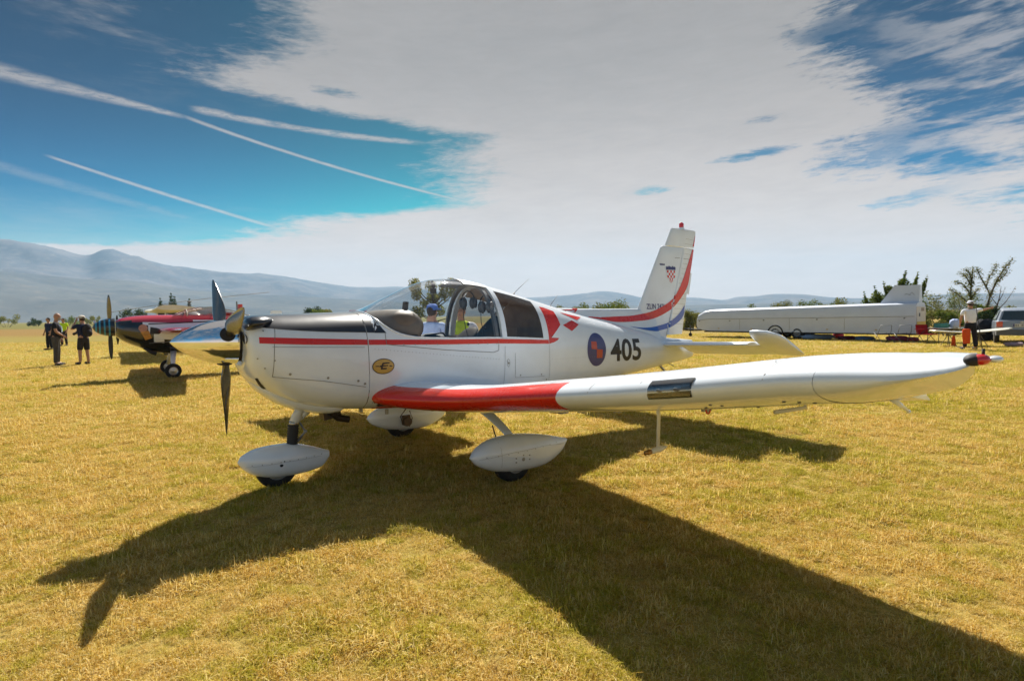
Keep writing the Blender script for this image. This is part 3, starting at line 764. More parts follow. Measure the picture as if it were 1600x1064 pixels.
# ---- canopy
def shell(name, a_list, t0f, t1f, mat, parent, sides=(1, -1), off=0.0, nt=12, through=False):
    rows = []
    for a in a_list:
        t0 = t0f(a); t1 = t1f(a) if t1f else math.pi / 2
        if through: row = [up_pt(a, t0 + (math.pi / 2 - t0) * k / nt, 1, -off) for k in range(nt + 1)] + [up_pt(a, t0 + (math.pi / 2 - t0) * k / nt, -1, -off) for k in range(nt - 1, -1, -1)]
        else: row = [up_pt(a, t0 + (t1 - t0) * k / nt, sides[0], -off) for k in range(nt + 1)]
        rows.append(row)
    v, f = loft(rows, False); return mobj(name, v, f, mat, parent, True)
tsill = lambda a: th_at(a, sill(a))
canopy = shell('canopy_glass', arange(-.40, .985, 44), tsill, None, M['glass'], plane, through=True, nt=18)
shell('sun_shade', arange(-.40, -.12, 8), lambda a: R(66), None, pmat('blue_grey_shade', (.10, .12, .16), .4, var=.1), canopy, through=True, off=.006, nt=6)
# rim of the canopy along the sill
for s in (1, -1):
    mb = MB(); mb.tube([up_pt(a, tsill(a), s, -.003) for a in arange(-.40, .978, 30)], .009, 6); mb.build('canopy_rim', M['white'], canopy, True)
mb = MB(); mb.tube([up_pt(.982, th_at(.982, 1.556) + (math.pi / 2 - th_at(.982, 1.556)) * k / 12, 1, -.003) for k in range(13)] + [up_pt(.982, th_at(.982, 1.556) + (math.pi / 2 - th_at(.982, 1.556)) * k / 12, -1, -.003) for k in range(11, -1, -1)], .009, 6)
mb.build('windscreen_rim', M['white'], canopy, True)
# frame post and hoop behind the doors
def hoop(name, a0, a1, mat, parent, off, inn, t0=None):
    rows = []
    for a in arange(a0, a1, 3):
        t = tsill(a) if t0 is None else t0; n = 24
        rows.append([up_pt(a, t + (math.pi / 2 - t) * k / n, 1, -off) for k in range(n + 1)] + [up_pt(a, t + (math.pi / 2 - t) * k / n, -1, -off) for k in range(n - 1, -1, -1)])
    v1, f1 = loft(rows, False)
    rows2 = [[Vector((p.x, p.y * (1 - inn / .55), p.z - inn * .8 * max(0, (p.z - 1.2) / .7))) for p in r] for r in rows]
    v2, f2 = loft(rows2, False)
    k = len(v1); f2 = [tuple(reversed([i + k for i in g])) for g in f2]
    n = len(rows[0]); ff = f1 + f2
    for i in range(n - 1):
        ff += [(i, k + i, k + i + 1, i + 1), (2 * n + i, 2 * n + i + 1, k + 2 * n + i + 1, k + 2 * n + i)]
    return mobj(name, v1 + v2, ff, mat, parent, True, angle=40)
hoop('canopy_frame', -.455, -.395, M['white'], plane, .006, .035)
hoop('roll_bar', -.36, -.322, M['grey'], plane, -.012, .035)
# door bow seen through the glass
# rear side windows with the opaque roof between them
RT = R(70)
rw = shell('rear_window', arange(-.985, -.455, 16), lambda a: tsill(a), lambda a: R(63), M['darkglass'], plane, sides=(1,))
rw2 = shell('rear_window', arange(-.985, -.455, 16), lambda a: tsill(a), lambda a: R(63), M['darkglass'], plane, sides=(-1,))
roof = shell('cabin_roof', arange(-1.06, -.455, 16), lambda a: R(63), None, M['white'], plane, through=True, nt=8)
for s in (1, -1):
    shell('window_surround', arange(-1.062, -.975, 5), tsill, lambda a: R(64), M['white'], roof, sides=(s,), off=.003)
    rr_ = []
    shell('window_surround', arange(-1.0, -.455, 12), lambda a: th_at(a, sill(a) - .008), lambda a: th_at(a, sill(a) + .012), M['white'], roof, sides=(s,), off=.003, nt=3)
shell('roof_lining', arange(-1.05, -.46, 10), lambda a: R(60), None, M['tan'], roof, through=True, off=-.03, nt=6)
# cabin bulkhead and fillings
mb = MB(); rg = tub_ring(-1.03, .03); top = [up_pt(-1.03, tsill(-1.03) + (math.pi / 2 - tsill(-1.03)) * k / 10, -1, .03) for k in range(1, 11)] + [up_pt(-1.03, tsill(-1.03) + (math.pi / 2 - tsill(-1.03)) * k / 10, 1, .03) for k in range(9, 0, -1)]
mobj('rear_bulkhead', rg + top, [tuple(range(len(rg) + len(top)))], M['tan'], plane, False)
mb = MB(); mb.box((-.72, 0, 1.05), (.5, .9, .35)); mb.box((-.62, .2, 1.30), (.22, .3, .16)); mb.build('luggage_shelf', M['tan'], plane)
mb = MB(); mb.box((.0, 0, .72), (1.9, .95, .03)); mb.build('cabin_floor', M['dark'], plane)
# instrument panel with rolled glareshield
rings = []
for (y, k) in ((-.50, .0), (-.485, .55), (-.44, .85), (-.36, 1), (0, 1.04), (.36, 1), (.44, .85), (.485, .55), (.50, .0)):
    k = max(k, .03)
    rings.append([Vector((.63 + .21 * k * math.cos(t), y, 1.425 + (.165 if math.sin(t) > 0 else .19) * k * math.sin(t))) for t in [6.2832 * q / 24 for q in range(24)]])
v, f = loft(rings, True, True, True); gs = mobj('glareshield', v, f, M['brown'], plane, True)
mb = MB(); mb.box((.60, 0, 1.20), (.12, .98, .30)); ip_ = mb.build('instrument_panel', M['dark'], plane)
for i in range(6):
    mb = MB(); mb.lathe((.535, -.40 + i * .16, 1.27), (-1, 0, 0), [(0, .045), (.012, .045), (.012, .036), (.006, .034), (.006, 0)], 16); mb.build('instrument', M['grey'], ip_, True, 30)
mb = MB(); mb.box((.58, .30, 1.58), (.03, .07, .17), Euler((0, -.15, 0)).to_matrix()); mb.tube([(.58, .30, 1.42), (.58, .30, 1.54)], .012, 6); mb.build('navigation_display', M['dark'], plane)
mb = MB(); mb.tube([(.12, 0, 1.895), (.11, 0, 1.83)], .012, 6); mb.box((.105, 0, 1.79), (.03, .09, .055)); mb.ell((.10, 0, 1.845), (.02, .02, .03)); mb.build('magnetic_compass', M['dark'], plane, False)
def seat(y, hk=1.0):
    root_bits = MB(); root_bits.box((.0, y, .92), (.46, .40, .14)); root_bits.ell((.2, y, .94), (.08, .2, .09))
    s_ = root_bits.build('seat', M['dark'], plane, True, 40)
    rings = []
    for (q, hw, th) in ((0, .20, .06), (.12, .22, .07), (.30, .22, .065), (.42, .20, .06), (.52, .13, .055), (.565, .06, .03)):
        rings.append([Vector((-.20 - q * .62, y, .98 + q)) + Vector((th * math.cos(t), hw * math.sin(t), 0)) for t in [6.2832 * k / 18 for k in range(18)]])
    v, f = loft(rings, True, True, True); mobj('seat_back', [Vector((p.x, p.y, .98 + (p.z - .98) * hk)) for p in v], f, M['dark'], s_, True)
seat(.26, .95); seat(-.26, .72)
for y in (.26, -.26):
    mb = MB(); mb.tube([(.28, y, .75), (.27, y, 1.02), (.30, y, 1.14), (.25, y, 1.2)], [.014, .014, .022, .018], 8); mb.build('control_stick', M['dark'], plane, True)
mb = MB(); mb.ell((.08, -.1, 1.24), (.22, .16, .10)); mb.tube([(.3, -.05, 1.2), (.2, -.02, 1.32), (.0, .0, 1.34), (-.1, .05, 1.2)], .012, 6); mb.build('seat_harness', M['dark'], plane, True)
# antennas on the roof
for (a, z, da, dz_) in ((-.934, 1.757, -.25, .195), (-1.50, 1.615, -.14, .145)):
    mb = MB(); mb.tube([(a, 0, z - .02), (a + da * .15, 0, z + dz_ * .15)], [.012, .008], 8); mb.tube([(a + da * .12, 0, z + dz_ * .12), (a + da, 0, z + dz_)], [.0035, .002], 6); mb.build('antenna', M['grey'], plane, True)

# ---- spinner and propeller
spz = 1.326
axis = Vector((1, 0, .028)).normalized()
mb = MB(); prof = [(0, .190)]
LSP = .482
for k in range(0, 27):
    s = k / 26; r = .188 * max(0.0, 1 - (max(0, s - .18) / .82) ** 1.75) ** .82 if s > .18 else .188 * (1 - .01 * (s / .18))
    prof.append((.008 + s * LSP, r))
mb.lathe((2.028, 0, spz), axis, [(0, .0), (0, .188)] + prof[1:], 48)
spinner = mb.build('spinner', M['chrome'], plane, True, 50)
seam_ring = MB(); seam_ring.lathe((2.028, 0, spz), axis, [(.205, .1675), (.207, .1685), (.2085, .1675)], 48); seam_ring.build('spinner_seam', M['seam'], spinner, True)
PA, PR, XP = 9.16, .854, 2.116
def blade(ang):
    d = Vector((0, math.sin(ang), math.cos(ang))); tg = Vector((0, math.cos(ang), -math.sin(ang))); ax = Vector((1, 0, 0))
    tab = [(.10, .050, .045, 70), (.17, .055, .045, 62), (.24, .072, .034, 56), (.34, .132, .022, 46), (.45, .138, .017, 38), (.58, .115, .013, 31), (.70, .085, .009, 27), (.79, .055, .006, 25), (.835, .03, .004, 24), (PR, .006, .002, 24)]
    rings = []
    for r in [.10 + (PR - .10) * (1 - (1 - i / 25) ** 1.2) for i in range(26)]:
        c, th, be = interp(r, tab); be = R(be)
        ch = tg * math.cos(be) * PSG + ax * math.sin(be); nn = ch.cross(d).normalized()
        ctr = Vector((XP, 0, spz + .003)) + d * r - ch * max(0, (r - .33)) * .05
        rings.append([ctr + ch * (c / 2 * math.cos(t) - (.02 if r > .2 else 0) * .5) + nn * (th / 2 * math.sin(t)) for t in [6.2832 * q / 20 for q in range(20)]])
    v, f = loft(rings, True, True, True); b = mobj('propeller_blade', v, f, M['blade'], plane, True)
    mb = MB(); o = Vector((XP, 0, spz + .003)) + d * .150
    mb.lathe(o, d, [(0, .060), (.044, .060), (.047, .052), (.047, .0)], 24); mb.build('blade_collar', M['dark'], b, True, 30)
PSG = -1
for k in (0, 1, 2): blade(R(PA + 60 + 120 * k))
mb = MB(); mb.lathe((2.006, 0, spz), (1, 0, 0), [(0, .0), (0, .17), (.022, .17), (.022, 0)], 40); mb.build('spinner_backplate', M['dark'], plane, True, 30)

# ---- fin, rudder
def fin_solid(name, prof, tfun, mat, parent, mats=None):
    """prof: rows (z, a_front, a_rear, half thickness at max)"""
    rings = []
    for (z, af, ar, th) in prof:
        n = 16; ring = []
        for k in range(n + 1):
            u = (1 - math.cos(math.pi * k / n)) / 2; ring.append((u, tfun(u)))
        pts = [Vector((af + (ar - af) * u, y * th, z)) for u, y in ring] + [Vector((af + (ar - af) * u, -y * th, z)) for u, y in reversed(ring[1:-1])]
        rings.append(pts)
    v, f = loft(rings, True, True, True); return mobj(name, v, f, mat, parent, True, angle=45)
tf_front = lambda u: (math.sqrt(u) * (1.45 - .45 * u))           # rounded nose, thick at the rear
tf_rear = lambda u: max(0.0, (1 - u)) + .05 if u > .04 else .6 + u * 10 * .36
# dorsal fin: long low strake ahead of the fin
dors = []
for (a, z, h) in ((-1.42, 1.615, .03), (-1.632, 1.602, .045), (-1.967, 1.594, .055), (-2.459, 1.588, .045), (-3.1, 1.589, .055), (-3.45, 1.60, .07)):
    w0 = sec(a)[3] - .05
    dors.append([Vector((a, h * 2.4, w0 - .03)), Vector((a, h * 1.3, w0 + (z - w0) * .35)), Vector((a, h * .62, w0 + (z - w0) * .8)), Vector((a, h * .35, z - .01)), Vector((a, 0, z)), Vector((a, -h * .35, z - .01)), Vector((a, -h * .62, w0 + (z - w0) * .8)), Vector((a, -h * 1.3, w0 + (z - w0) * .35)), Vector((a, -h * 2.4, w0 - .03))])
v, f = loft(dors, False); dorsal = mobj('dorsal_fin', v, f, M['white'], plane, True)
finp = []
for z in (1.08, 1.3, 1.557, 1.8, 2.1, 2.35, 2.47, 2.50):
    le = -3.108 - (z - 1.557) * (.526 / .937); te = -3.672 - (z - 1.18) * (.438 / 1.32)
    if z > 2.48: le -= .03
    finp.append((z, le, te + .004, .075 - .035 * (z - 1.1) / 1.4 if z < 2.49 else .03))
fin = fin_solid('fin', finp, tf_front, M['white'], plane)
rud = []
for z in (1.20, 1.4, 1.806, 2.129, 2.4, 2.497):
    fr = -3.680 - (z - 1.18) * (.438 / 1.32); rr_ = interp(z, [(1.2, -4.125), (1.806, -4.242), (2.129, -4.331), (2.745, -4.466)])[0]
    rud.append((z, fr, rr_, .068 - .03 * (z - 1.2) / 1.4))
rudder = fin_solid('rudder', rud, tf_rear, M['white'], plane)
horn = []
for (z, fr, rr_) in ((2.51, -3.725, -4.415), (2.53, -3.735, -4.42), (2.65, -3.80, -4.446), (2.745, -3.85, -4.466), (2.775, -3.88, -4.44)):
    horn.append((z, fr, rr_, .038 if z < 2.76 else .026))
h = fin_solid('rudder_horn', horn, lambda u: math.sqrt(max(u, 0)) * (1 - u) * 2.2 + .03 * (1 - u), M['white'], rudder)
mb = MB(); mb.lathe((-4.115, 0, 2.755), (0, 0, 1), [(0, .05), (.03, .045), (.05, .03)], 16); bb = mb.build('beacon_base', M['white'], rudder, True)
mb = MB(); mb.lathe((-4.115, 0, 2.80), (0, 0, 1), [(0, .034), (.05, .036), (.065, .03), (.08, .012), (.083, 0)], 16); mb.build('beacon_lamp', M['redlens'], rudder, True)
mb = MB(); mb.box((-4.30, 0, 1.965), (.05, .014, .33), Euler((0, -.2, 0)).to_matrix()); mb.build('trim_tab', M['white'], rudder)
FB = bvh_of(fin, rudder, h, dorsal)
ALLB = bvh_of(fin, rudder, h, dorsal, fuselage)
def densify(pts, n=6):
    out = []
    P = sorted(pts, key=lambda p: -p[0]) if False else pts
    for i in range(len(P) - 1):
        p0 = P[max(i - 1, 0)]; p1, p2 = P[i], P[i + 1]; p3 = P[min(i + 2, len(P) - 1)]
        for k in range(n):
            t = k / n
            out.append(tuple(.5 * (2 * p1[c] + (-p0[c] + p2[c]) * t + (2 * p0[c] - 5 * p1[c] + 4 * p2[c] - p3[c]) * t * t + (-p0[c] + 3 * p1[c] - 3 * p2[c] + p3[c]) * t**3) for c in (0, 1)))
    return out + [P[-1]]
RU = densify([(-2.10, 1.488), (-2.337, 1.477), (-2.658, 1.483), (-3.02, 1.495), (-3.404, 1.554), (-3.755, 1.685), (-3.952, 1.83), (-4.125, 2.05), (-4.272, 2.31), (-4.361, 2.48), (-4.445, 2.706)])
RL = densify([(-2.10, 1.478), (-2.427, 1.433), (-2.657, 1.407), (-3.02, 1.411), (-3.404, 1.445), (-3.755, 1.561), (-4.009, 1.704), (-4.238, 1.907), (-4.322, 2.129), (-4.385, 2.371), (-4.450, 2.69)])
def strips(up, lo): return [[up[i], up[i + 1], lo[i + 1], lo[i]] for i in range(len(up) - 1)]
BU = densify([(-2.86, 1.345), (-3.145, 1.318), (-3.403, 1.329), (-3.727, 1.384), (-4.009, 1.505), (-4.185, 1.641)])
BL = densify([(-2.90, 1.335), (-3.273, 1.272), (-3.483, 1.266), (-3.81, 1.319), (-4.067, 1.414), (-4.165, 1.50)])
for s in (1, -1):
    decal('fin_stripe', strips(RU, RL), M['red'], ALLB, fin, s, off=.004, step=.025)
    decal('fin_stripe', strips(BU, BL), M['blue'], ALLB, fin, s, off=.004, step=.025)
    decal('red_check', [[(-1.50, 1.62), (-1.967, 1.590), (-1.886, 1.541), (-1.718, 1.565), (-1.60, 1.56)]], M['red'], ALLB, dorsal, s, off=.004)
text_decal('type_lettering', 'ZLIN 242L', -3.269, 1.578, -3.66, 1.655, M['navy'], FB, fin, bold=.02)
decal('small_lettering', [[(-3.575 - i * .026, 2.213), (-3.575 - i * .026, 2.237), (-3.594 - i * .026, 2.238), (-3.594 - i * .026, 2.214)] for i in range(4)], M['navy'], FB, fin, off=.004, step=1)['kind'] = 'stuff'
# chequered shield: 5 x 5 checks cut to the shield outline, blue crown above
sh_w0, sh_w1, sh_t, sh_b = -3.715, -3.895, 2.145, 1.961
red_, white_ = [], []
for j in range(5):
    for i in range(5):
        def q(u, w):
            zz = sh_t + (sh_b - sh_t) * w; half = .5 * (1 if w < .45 else max(0.02, 1 - ((w - .45) / .55) ** 1.6))
            c = (sh_w0 + sh_w1) / 2; return (c + (sh_w1 - sh_w0) * (u - .5) * 2 * half, zz)
        quad = [q(i / 5, j / 5), q((i + 1) / 5, j / 5), q((i + 1) / 5, (j + 1) / 5), q(i / 5, (j + 1) / 5)]
        (red_ if (i + j) % 2 == 0 else white_).append(quad)
decal('shield_check', red_, M['red'], FB, fin, off=.004, step=1); decal('shield_check', white_, M['white'], FB, fin, off=.004, step=1)
decal('shield_crown', [[(-3.70 - i * .042, 2.152), (-3.738 - i * .042, 2.152), (-3.742 - i * .042, 2.19 + .008 * (i % 2)), (-3.72 - i * .042, 2.205 + .008 * (i % 2)), (-3.698 - i * .042, 2.19)] for i in range(5)], M['navy'], FB, fin, off=.004, step=1)
for i, (z, a0) in enumerate([(1.35 + .075 * i, None) for i in range(18)]):
    if z > 2.72: break
    fr = -3.70 - (z - 1.18) * (.438 / 1.32); rr_ = interp(z, [(1.2, -4.125), (1.806, -4.242), (2.129, -4.331), (2.745, -4.466)])[0] + .012
    if z > 2.50: fr -= .0
    seam([(fr, z + .012), (rr_, z)], .0035, rudder, 1, FB, M['rivet'], 'rudder_rib')
seam([(-4.11, 2.50), (-4.02, 2.22), (-3.66, 1.19)], .006, fin, 1, FB)
seam([(-3.9, 2.335), (-4.36, 2.33)], .006, rudder, 1, FB)

# ---- aerofoil loft
def foil(t, m=.02, n=22):
    up, lo = [], []
    for k in range(n + 1):
        x = (1 - math.cos(math.pi * k / n)) / 2
        y = 5 * t * (.2969 * math.sqrt(x) - .126 * x - .3516 * x**2 + .2843 * x**3 - .1015 * x**4)
        c = m * (4 * x * (1 - x)) * (1.3 - .6 * x)
        up.append((x, c + y)); lo.append((x, c - y))
    return up, lo
def wing_ring(aLE, aTE, zLE, t, inc, y, m, x0=0.0, x1=1.0, lowcut=0.0, side=1, defl=0.0, n=22, pinch=0.0):
    """points round an aerofoil from TE over the top to LE and back; x0/x1 limit the chord"""
    c = aLE - aTE; up, lo = foil(t, m, n)
    def at(tab, x):
        for i in range(len(tab) - 1):
            if tab[i][0] <= x <= tab[i + 1][0]:
                u = (x - tab[i][0]) / (tab[i + 1][0] - tab[i][0] + 1e-9); return tab[i][1] + (tab[i + 1][1] - tab[i][1]) * u
        return tab[-1][1]
    N = n; xs = [(1 - math.cos(math.pi * k / N)) / 2 * (x1 - x0) + x0 for k in range(N + 1)]
    U = [(x, at(up, x)) for x in xs]; L = [(x, at(lo, x)) for x in xs]
    if x0 > 0:
        mid = (U[0][1] + L[0][1]) / 2; U[0] = (x0, mid + (U[0][1] - mid) * .55); L[0] = (x0, mid - (mid - L[0][1]) * .55)
    if lowcut: L = [(x, yy + (at(up, x) - yy) * lowcut) for x, yy in L]
    pts = list(reversed(U)) + L[1:]
    out = []; rake = max(0.0, (y - 4.16) / .505) * .25 if y > 4.16 else 0.0
    for x, yy in pts:
        X = x * c; Z = yy * c
        if defl and x0 > 0:
            hx, hz_ = x0 * c, 0.0; dx_, dz_ = X - hx, Z - hz_
            X = hx + dx_ * math.cos(defl) + dz_ * math.sin(defl); Z = hz_ - dx_ * math.sin(defl) + dz_ * math.cos(defl)
        out.append(Vector((aLE - X * math.cos(inc), side * (y - rake * X), zLE - X * math.sin(inc) + Z)))
    return out
#        y     aLE    aTE    zLE    t     low
WING = [(.30, 1.06, -.90, .80, .13, 0), (.50, 1.03, -.90, .80, .135, 0), (.62, .99, -.90, .795, .135, 0), (.80, .875, -.90, .79, .145, 0), (1.0, .735, -.895, .79, .155, 0), (1.25, .62, -.89, .805, .165, 0), (1.5, .575, -.885, .835, .17, 0),
        (2.0, .56, -.88, .905, .17, 0), (2.5, .56, -.87, .975, .17, 0), (3.0, .56, -.87, 1.047, .17, 0), (3.5, .56, -.87, 1.125, .17, 0), (4.0, .56, -.865, 1.208, .165, 0), (4.2, .56, -.86, 1.232, .16, .03), (4.36, .56, -.855, 1.248, .15, .16), (4.48, .56, -.845, 1.266, .13, .34), (4.57, .555, -.83, 1.290, .105, .52), (4.63, .54, -.80, 1.312, .075, .66), (4.665, .50, -.74, 1.336, .04, .8)]
INC = R(7.0)
def wsec(y): return interp(y, WING)
def inc_at(y): return INC
XH = .77
def make_wing(s):
    nm = 'wing'
    ys = [.45, .55, .62, .7, .8, .9, 1.0, 1.12, 1.25, 1.4, 1.5, 1.75, 2.0, 2.25, 2.505, 2.51, 2.75, 3.0, 3.2, 3.4, 3.6, 3.8, 4.0, 4.14]
    rings = []
    for y in ys:
        aLE, aTE, zLE, t, lc = wsec(y); rings.append(wing_ring(aLE, aTE, zLE, t, inc_at(y), y, .025, 0, XH if y > .75 else XH, 0, s, n=26))
    n = len(rings[0]); v, f = loft(rings, True, True, False)
    # outer full-chord tip
    rings2 = []
    for y in [4.142, 4.2, 4.25, 4.3, 4.36, 4.42, 4.48, 4.53, 4.57, 4.6, 4.63, 4.65, 4.665]:
        aLE, aTE, zLE, t, lc = wsec(y); rings2.append(wing_ring(aLE, aTE, zLE, t, inc_at(y), y, .025, 0, 1, lc, s, n=26))
    v2, f2 = loft(rings2, True, True, True); k = len(v); 
    V_ = v + v2; F_ = f + [tuple(i + k for i in g) for g in f2]
    # red leading edge: the panels round the nose, inboard of 2.505
    mi = []; nr = len(rings[0])
    for g in F_:
        y = abs(sum((V_[i] for i in g), Vector()).y / len(g)); js = [i % nr for i in g]; j = min(js) if max(js) - min(js) < 3 else 0
        mi.append(1 if (y < 2.505 and len(g) == 4 and 20 <= j <= 31) else 0)
    if s > 0: F_ = [tuple(reversed(g)) for g in F_]
    w_ = mobj(nm, V_, F_, None, plane, True, mats=[M['white'], M['red']], midx=mi, angle=38)
    def surface(nm2, y0, y1, defl, x0=XH + .006, mat=M['white']):
        rr2 = []
        for y in arange(y0, y1, 6):
            aLE, aTE, zLE, t, lc = wsec(y); rr2.append(wing_ring(aLE, aTE, zLE, t, inc_at(y), y, .025, x0, 1, 0, s, defl))
        v, f = loft(rr2, True, True, True)
        if s > 0: f = [tuple(reversed(g)) for g in f]
        return mobj(nm2, v, f, mat, w_, True, angle=40)
    surface('flap', .60, 2.44, R(6)); ail = surface('aileron', 2.46, 4.13, R(8))
    # flap hinges, brackets
    for y in (1.62, 2.05, 2.9):
        aLE, aTE, zLE, t, lc = wsec(y); zz = zLE - 1.07 * math.tan(INC) - .035
        mb = MB(); mb.box((aLE - 1.08, s * y, zz - .02), (.10, .018, .06)); mb.ell((aLE - 1.10, s * y, zz - .045), (.03, .014, .02)); mb.build('hinge_bracket', M['rivet'], w_, False)
    # aileron balance rod at its outer end
    aLE, aTE, zLE, t, lc = wsec(4.1); z9 = zLE - 1.35 * math.tan(INC) - .06
    mb = MB(); mb.tube([(-.76, s * 3.97, z9 + .01), (-.98, s * 3.985, z9 - .09)], [.018, .009], 8); mb.ell((-.98, s * 3.985, z9 - .09), (.012, .012, .012)); mb.build('balance_rod', M['white'], ail, True)
    # navigation lamp, strobe and thin rod on the tip
    mb = MB(); mb.ell((.50, s * 4.655, 1.345), (.055, .028, .022)); mb.build('lamp_housing', M['dark'], w_, True)
    mb = MB(); mb.ell((.505, s * 4.675, 1.347), (.032, .028, .020)); mb.build('navigation_lamp', M['redlens' if s > 0 else 'green'], w_, True)
    mb = MB(); mb.ell((.47, s * 4.705, 1.348), (.035, .022, .013)); mb.build('strobe_lamp', M['clearlens'], w_, True)
    mb = MB(); 
    for y in (4.20, 4.3): pass
    return w_
wl = make_wing(1); wr = make_wing(-1)
WB = bvh_of(wl)
def on_wing(a, y, up=True):
    h, n, _, _ = WB.ray_cast(Vector((a, y, 3 if up else -1)), Vector((0, 0, -1 if up else 1))); return h
def wing_patch(name, ya, yb, xa, xb, mat, off, top=True, n=6, m=10, wav=None):
    """skin following the nose of the wing between chord fractions (negative = underside)"""
    rows = []
    for i in range(n + 1):
        y = ya + (yb - ya) * i / n; aLE, aTE, zLE, t, lc = wsec(y); c = aLE - aTE; row = []
        for j in range(m + 1):
            x = xa + (xb - xa) * j / m; X = abs(x)
            yy = 5 * t * (.2969 * math.sqrt(X) - .126 * X - .3516 * X**2 + .2843 * X**3); cc = .025 * 4 * X * (1 - X) * (1.3 - .6 * X)
            zz = cc + (yy if x >= 0 else -yy)
            nx = -1 if X < .003 else 0
            d = Vector((.5 if X < .02 else .15, 0, (1 if x > 0 else -1) * (.5 if X < .02 else 1))).normalized() if X > .0005 else Vector((1, 0, 0))
            row.append(Vector((aLE - X * c * math.cos(INC), y, zLE - X * c * math.sin(INC) + zz * c)) + d * off)
        rows.append(row)
    v, f = loft(rows, False); return mobj(name, v, f, mat, wl, True)
# landing light behind its clear window in the leading edge
wing_patch('landing_light_bay', 3.27, 3.55, -.010, .032, pmat('lamp_bay', (.035, .033, .032), .18, coat=.8, var=.5, vs=14), .003)
ll = wing_patch('landing_light_cover', 3.275, 3.545, -.0095, .031, M['clearlens'], .009)
ll.data.materials.clear(); ll.data.materials.append(glassmat('lamp_cover', (.8, .82, .82), 1.6))
for yy_ in (3.35, 3.46):
    aLE, aTE, zLE, t, lc = wsec(yy_); mb = MB(); mb.ell((aLE - .010, yy_, zLE + .008), (.016, .03, .012)); mb.build('landing_light', M['grey'], wl, True)
# wing panel seams running across the top
for y, a0, a1 in ((2.80, .555, .1), (3.19, .555, -.3), (3.92, .555, .05), (2.3, .5, .2)):
    rows = []
    for dyy in (-.002, .002):
        row = []
        for k in range(24):
            a = a0 + (a1 - a0) * k / 23; h = on_wing(min(a, wsec(y)[0] - .003), y + dyy); row.append((h or Vector((a, y, 1))) + Vector((0, 0, .002)))
        rows.append(row)
    v, f = loft(rows, False); mobj('panel_seam', v, f, M['seam'], wl, False)
def wing_dots(pts, r, up, name, mat):
    mb = MB()
    for a, y in pts:
        h = on_wing(a, y, up)
        if h: mb.lathe(h - Vector((0, 0, .001)), (0, 0, 1 if up else -1), [(0, r), (.0025, r * .8), (.003, 0)], 8)
        if name == 'fastener' and mb.v: mb.build(name, mat, wl, True); mb = MB()
    if mb.v: mb.build(name, mat, wl, True)['kind'] = 'stuff'
rs = random.Random(5)
wing_dots([(.12, 1.0 + i * .055) for i in range(58)], .006, True, 'rivet_row', M['white'])
wing_dots([(-.2, 1.0 + i * .055) for i in range(56)], .006, True, 'rivet_row', M['white'])
wing_dots([(.33, 2.9), (.30, 3.35), (.25, 3.75), (.4, 3.9), (.36, 3.88), (.2, 4.1)], .006, True, 'fastener', M['seam'])
wing_dots([(.40, 3.62), (.42, 3.95), (.38, 4.0), (.36, 3.5), (.2, 3.7), (.34, 4.05), (.44, 3.58)], .009, False, 'fastener', M['seam'])
# pitot tube, tie-down ring, vent and step under the near wing
hb = on_wing(.2, 3.05, False)
mb = MB(); mb.tube([hb + Vector((0, 0, .01)), hb + Vector((-.01, 0, -.03)), hb + Vector((.0, 0, -.24))], [.016, .014, .014], 10, flat=(1, .6)); mb.tube([(.31, 3.05, hb.z - .245), (.26, 3.05, hb.z - .245), (.18, 3.05, hb.z - .24), (.12, 3.05, hb.z - .235)], [.012, .016, .02, .008], 12)
pit = mb.build('pitot_tube', pmat('cream_paint', (.70, .66, .55), .4), wl, True)
mb = MB(); mb.tube([(.318, 3.05, hb.z - .245), (.27, 3.05, hb.z - .245)], [.0135, .017], 12); mb.build('pitot_tip', pmat('brass_tip', (.35, .18, .05), .35, metal=.7), pit, True)
hb = on_wing(-.1, 3.2, False)
mb = MB(); mb.tube([hb + Vector((.022 * math.cos(t), 0, -.008 - .026 * max(0, math.sin(t)))) for t in arange(0, math.pi, 9)], .005, 6); mb.build('tie_down_ring', M['red'], wl, True)
hb = on_wing(-.3, 3.75, False)
if hb:
    mb = MB(); mb.tube([hb + Vector((0, -.05, .0)), hb + Vector((0, -.05, -.035)), hb + Vector((.05, -.07, -.04)), hb + Vector((.24, -.10, -.04))], [.012, .012, .012, .012], 8); mb.build('fuel_vent', pmat('vent_paint', (.62, .60, .5), .4), wl, True)
mb = MB(); mb.tube([(-.62, .86, .62), (-.70, .95, .53), (-.80, 1.04, .52)], [.012, .012, .012], 8); mb.box((-.80, 1.04, .52), (.10, .05, .012)); mb.build('boarding_step', M['metal'], plane, True)
# thin rod standing on the wing tip with a short cross piece
mb = MB(); mb.tube([(.50, 4.68, 1.35), (.50, 4.68, 1.385)], .005, 6); mb.tube([(.50, 4.68, 1.36), (.495, 4.655, 1.535)], [.0016, .0013], 6); mb.tube([(.502, 4.647, 1.534), (.490, 4.661, 1.534)], .0015, 6); mb.build('tip_rod', M['dark'], wl, True)
# wing root fairing strip in red under the fuselage edge
decal('root_stripe', [[(.965, .685), (.93, .70), (.5, .665), (.0, .64), (-.1, .625), (.5, .638), (.95, .665)]], M['red'], HB, fuselage, 1, off=.004)

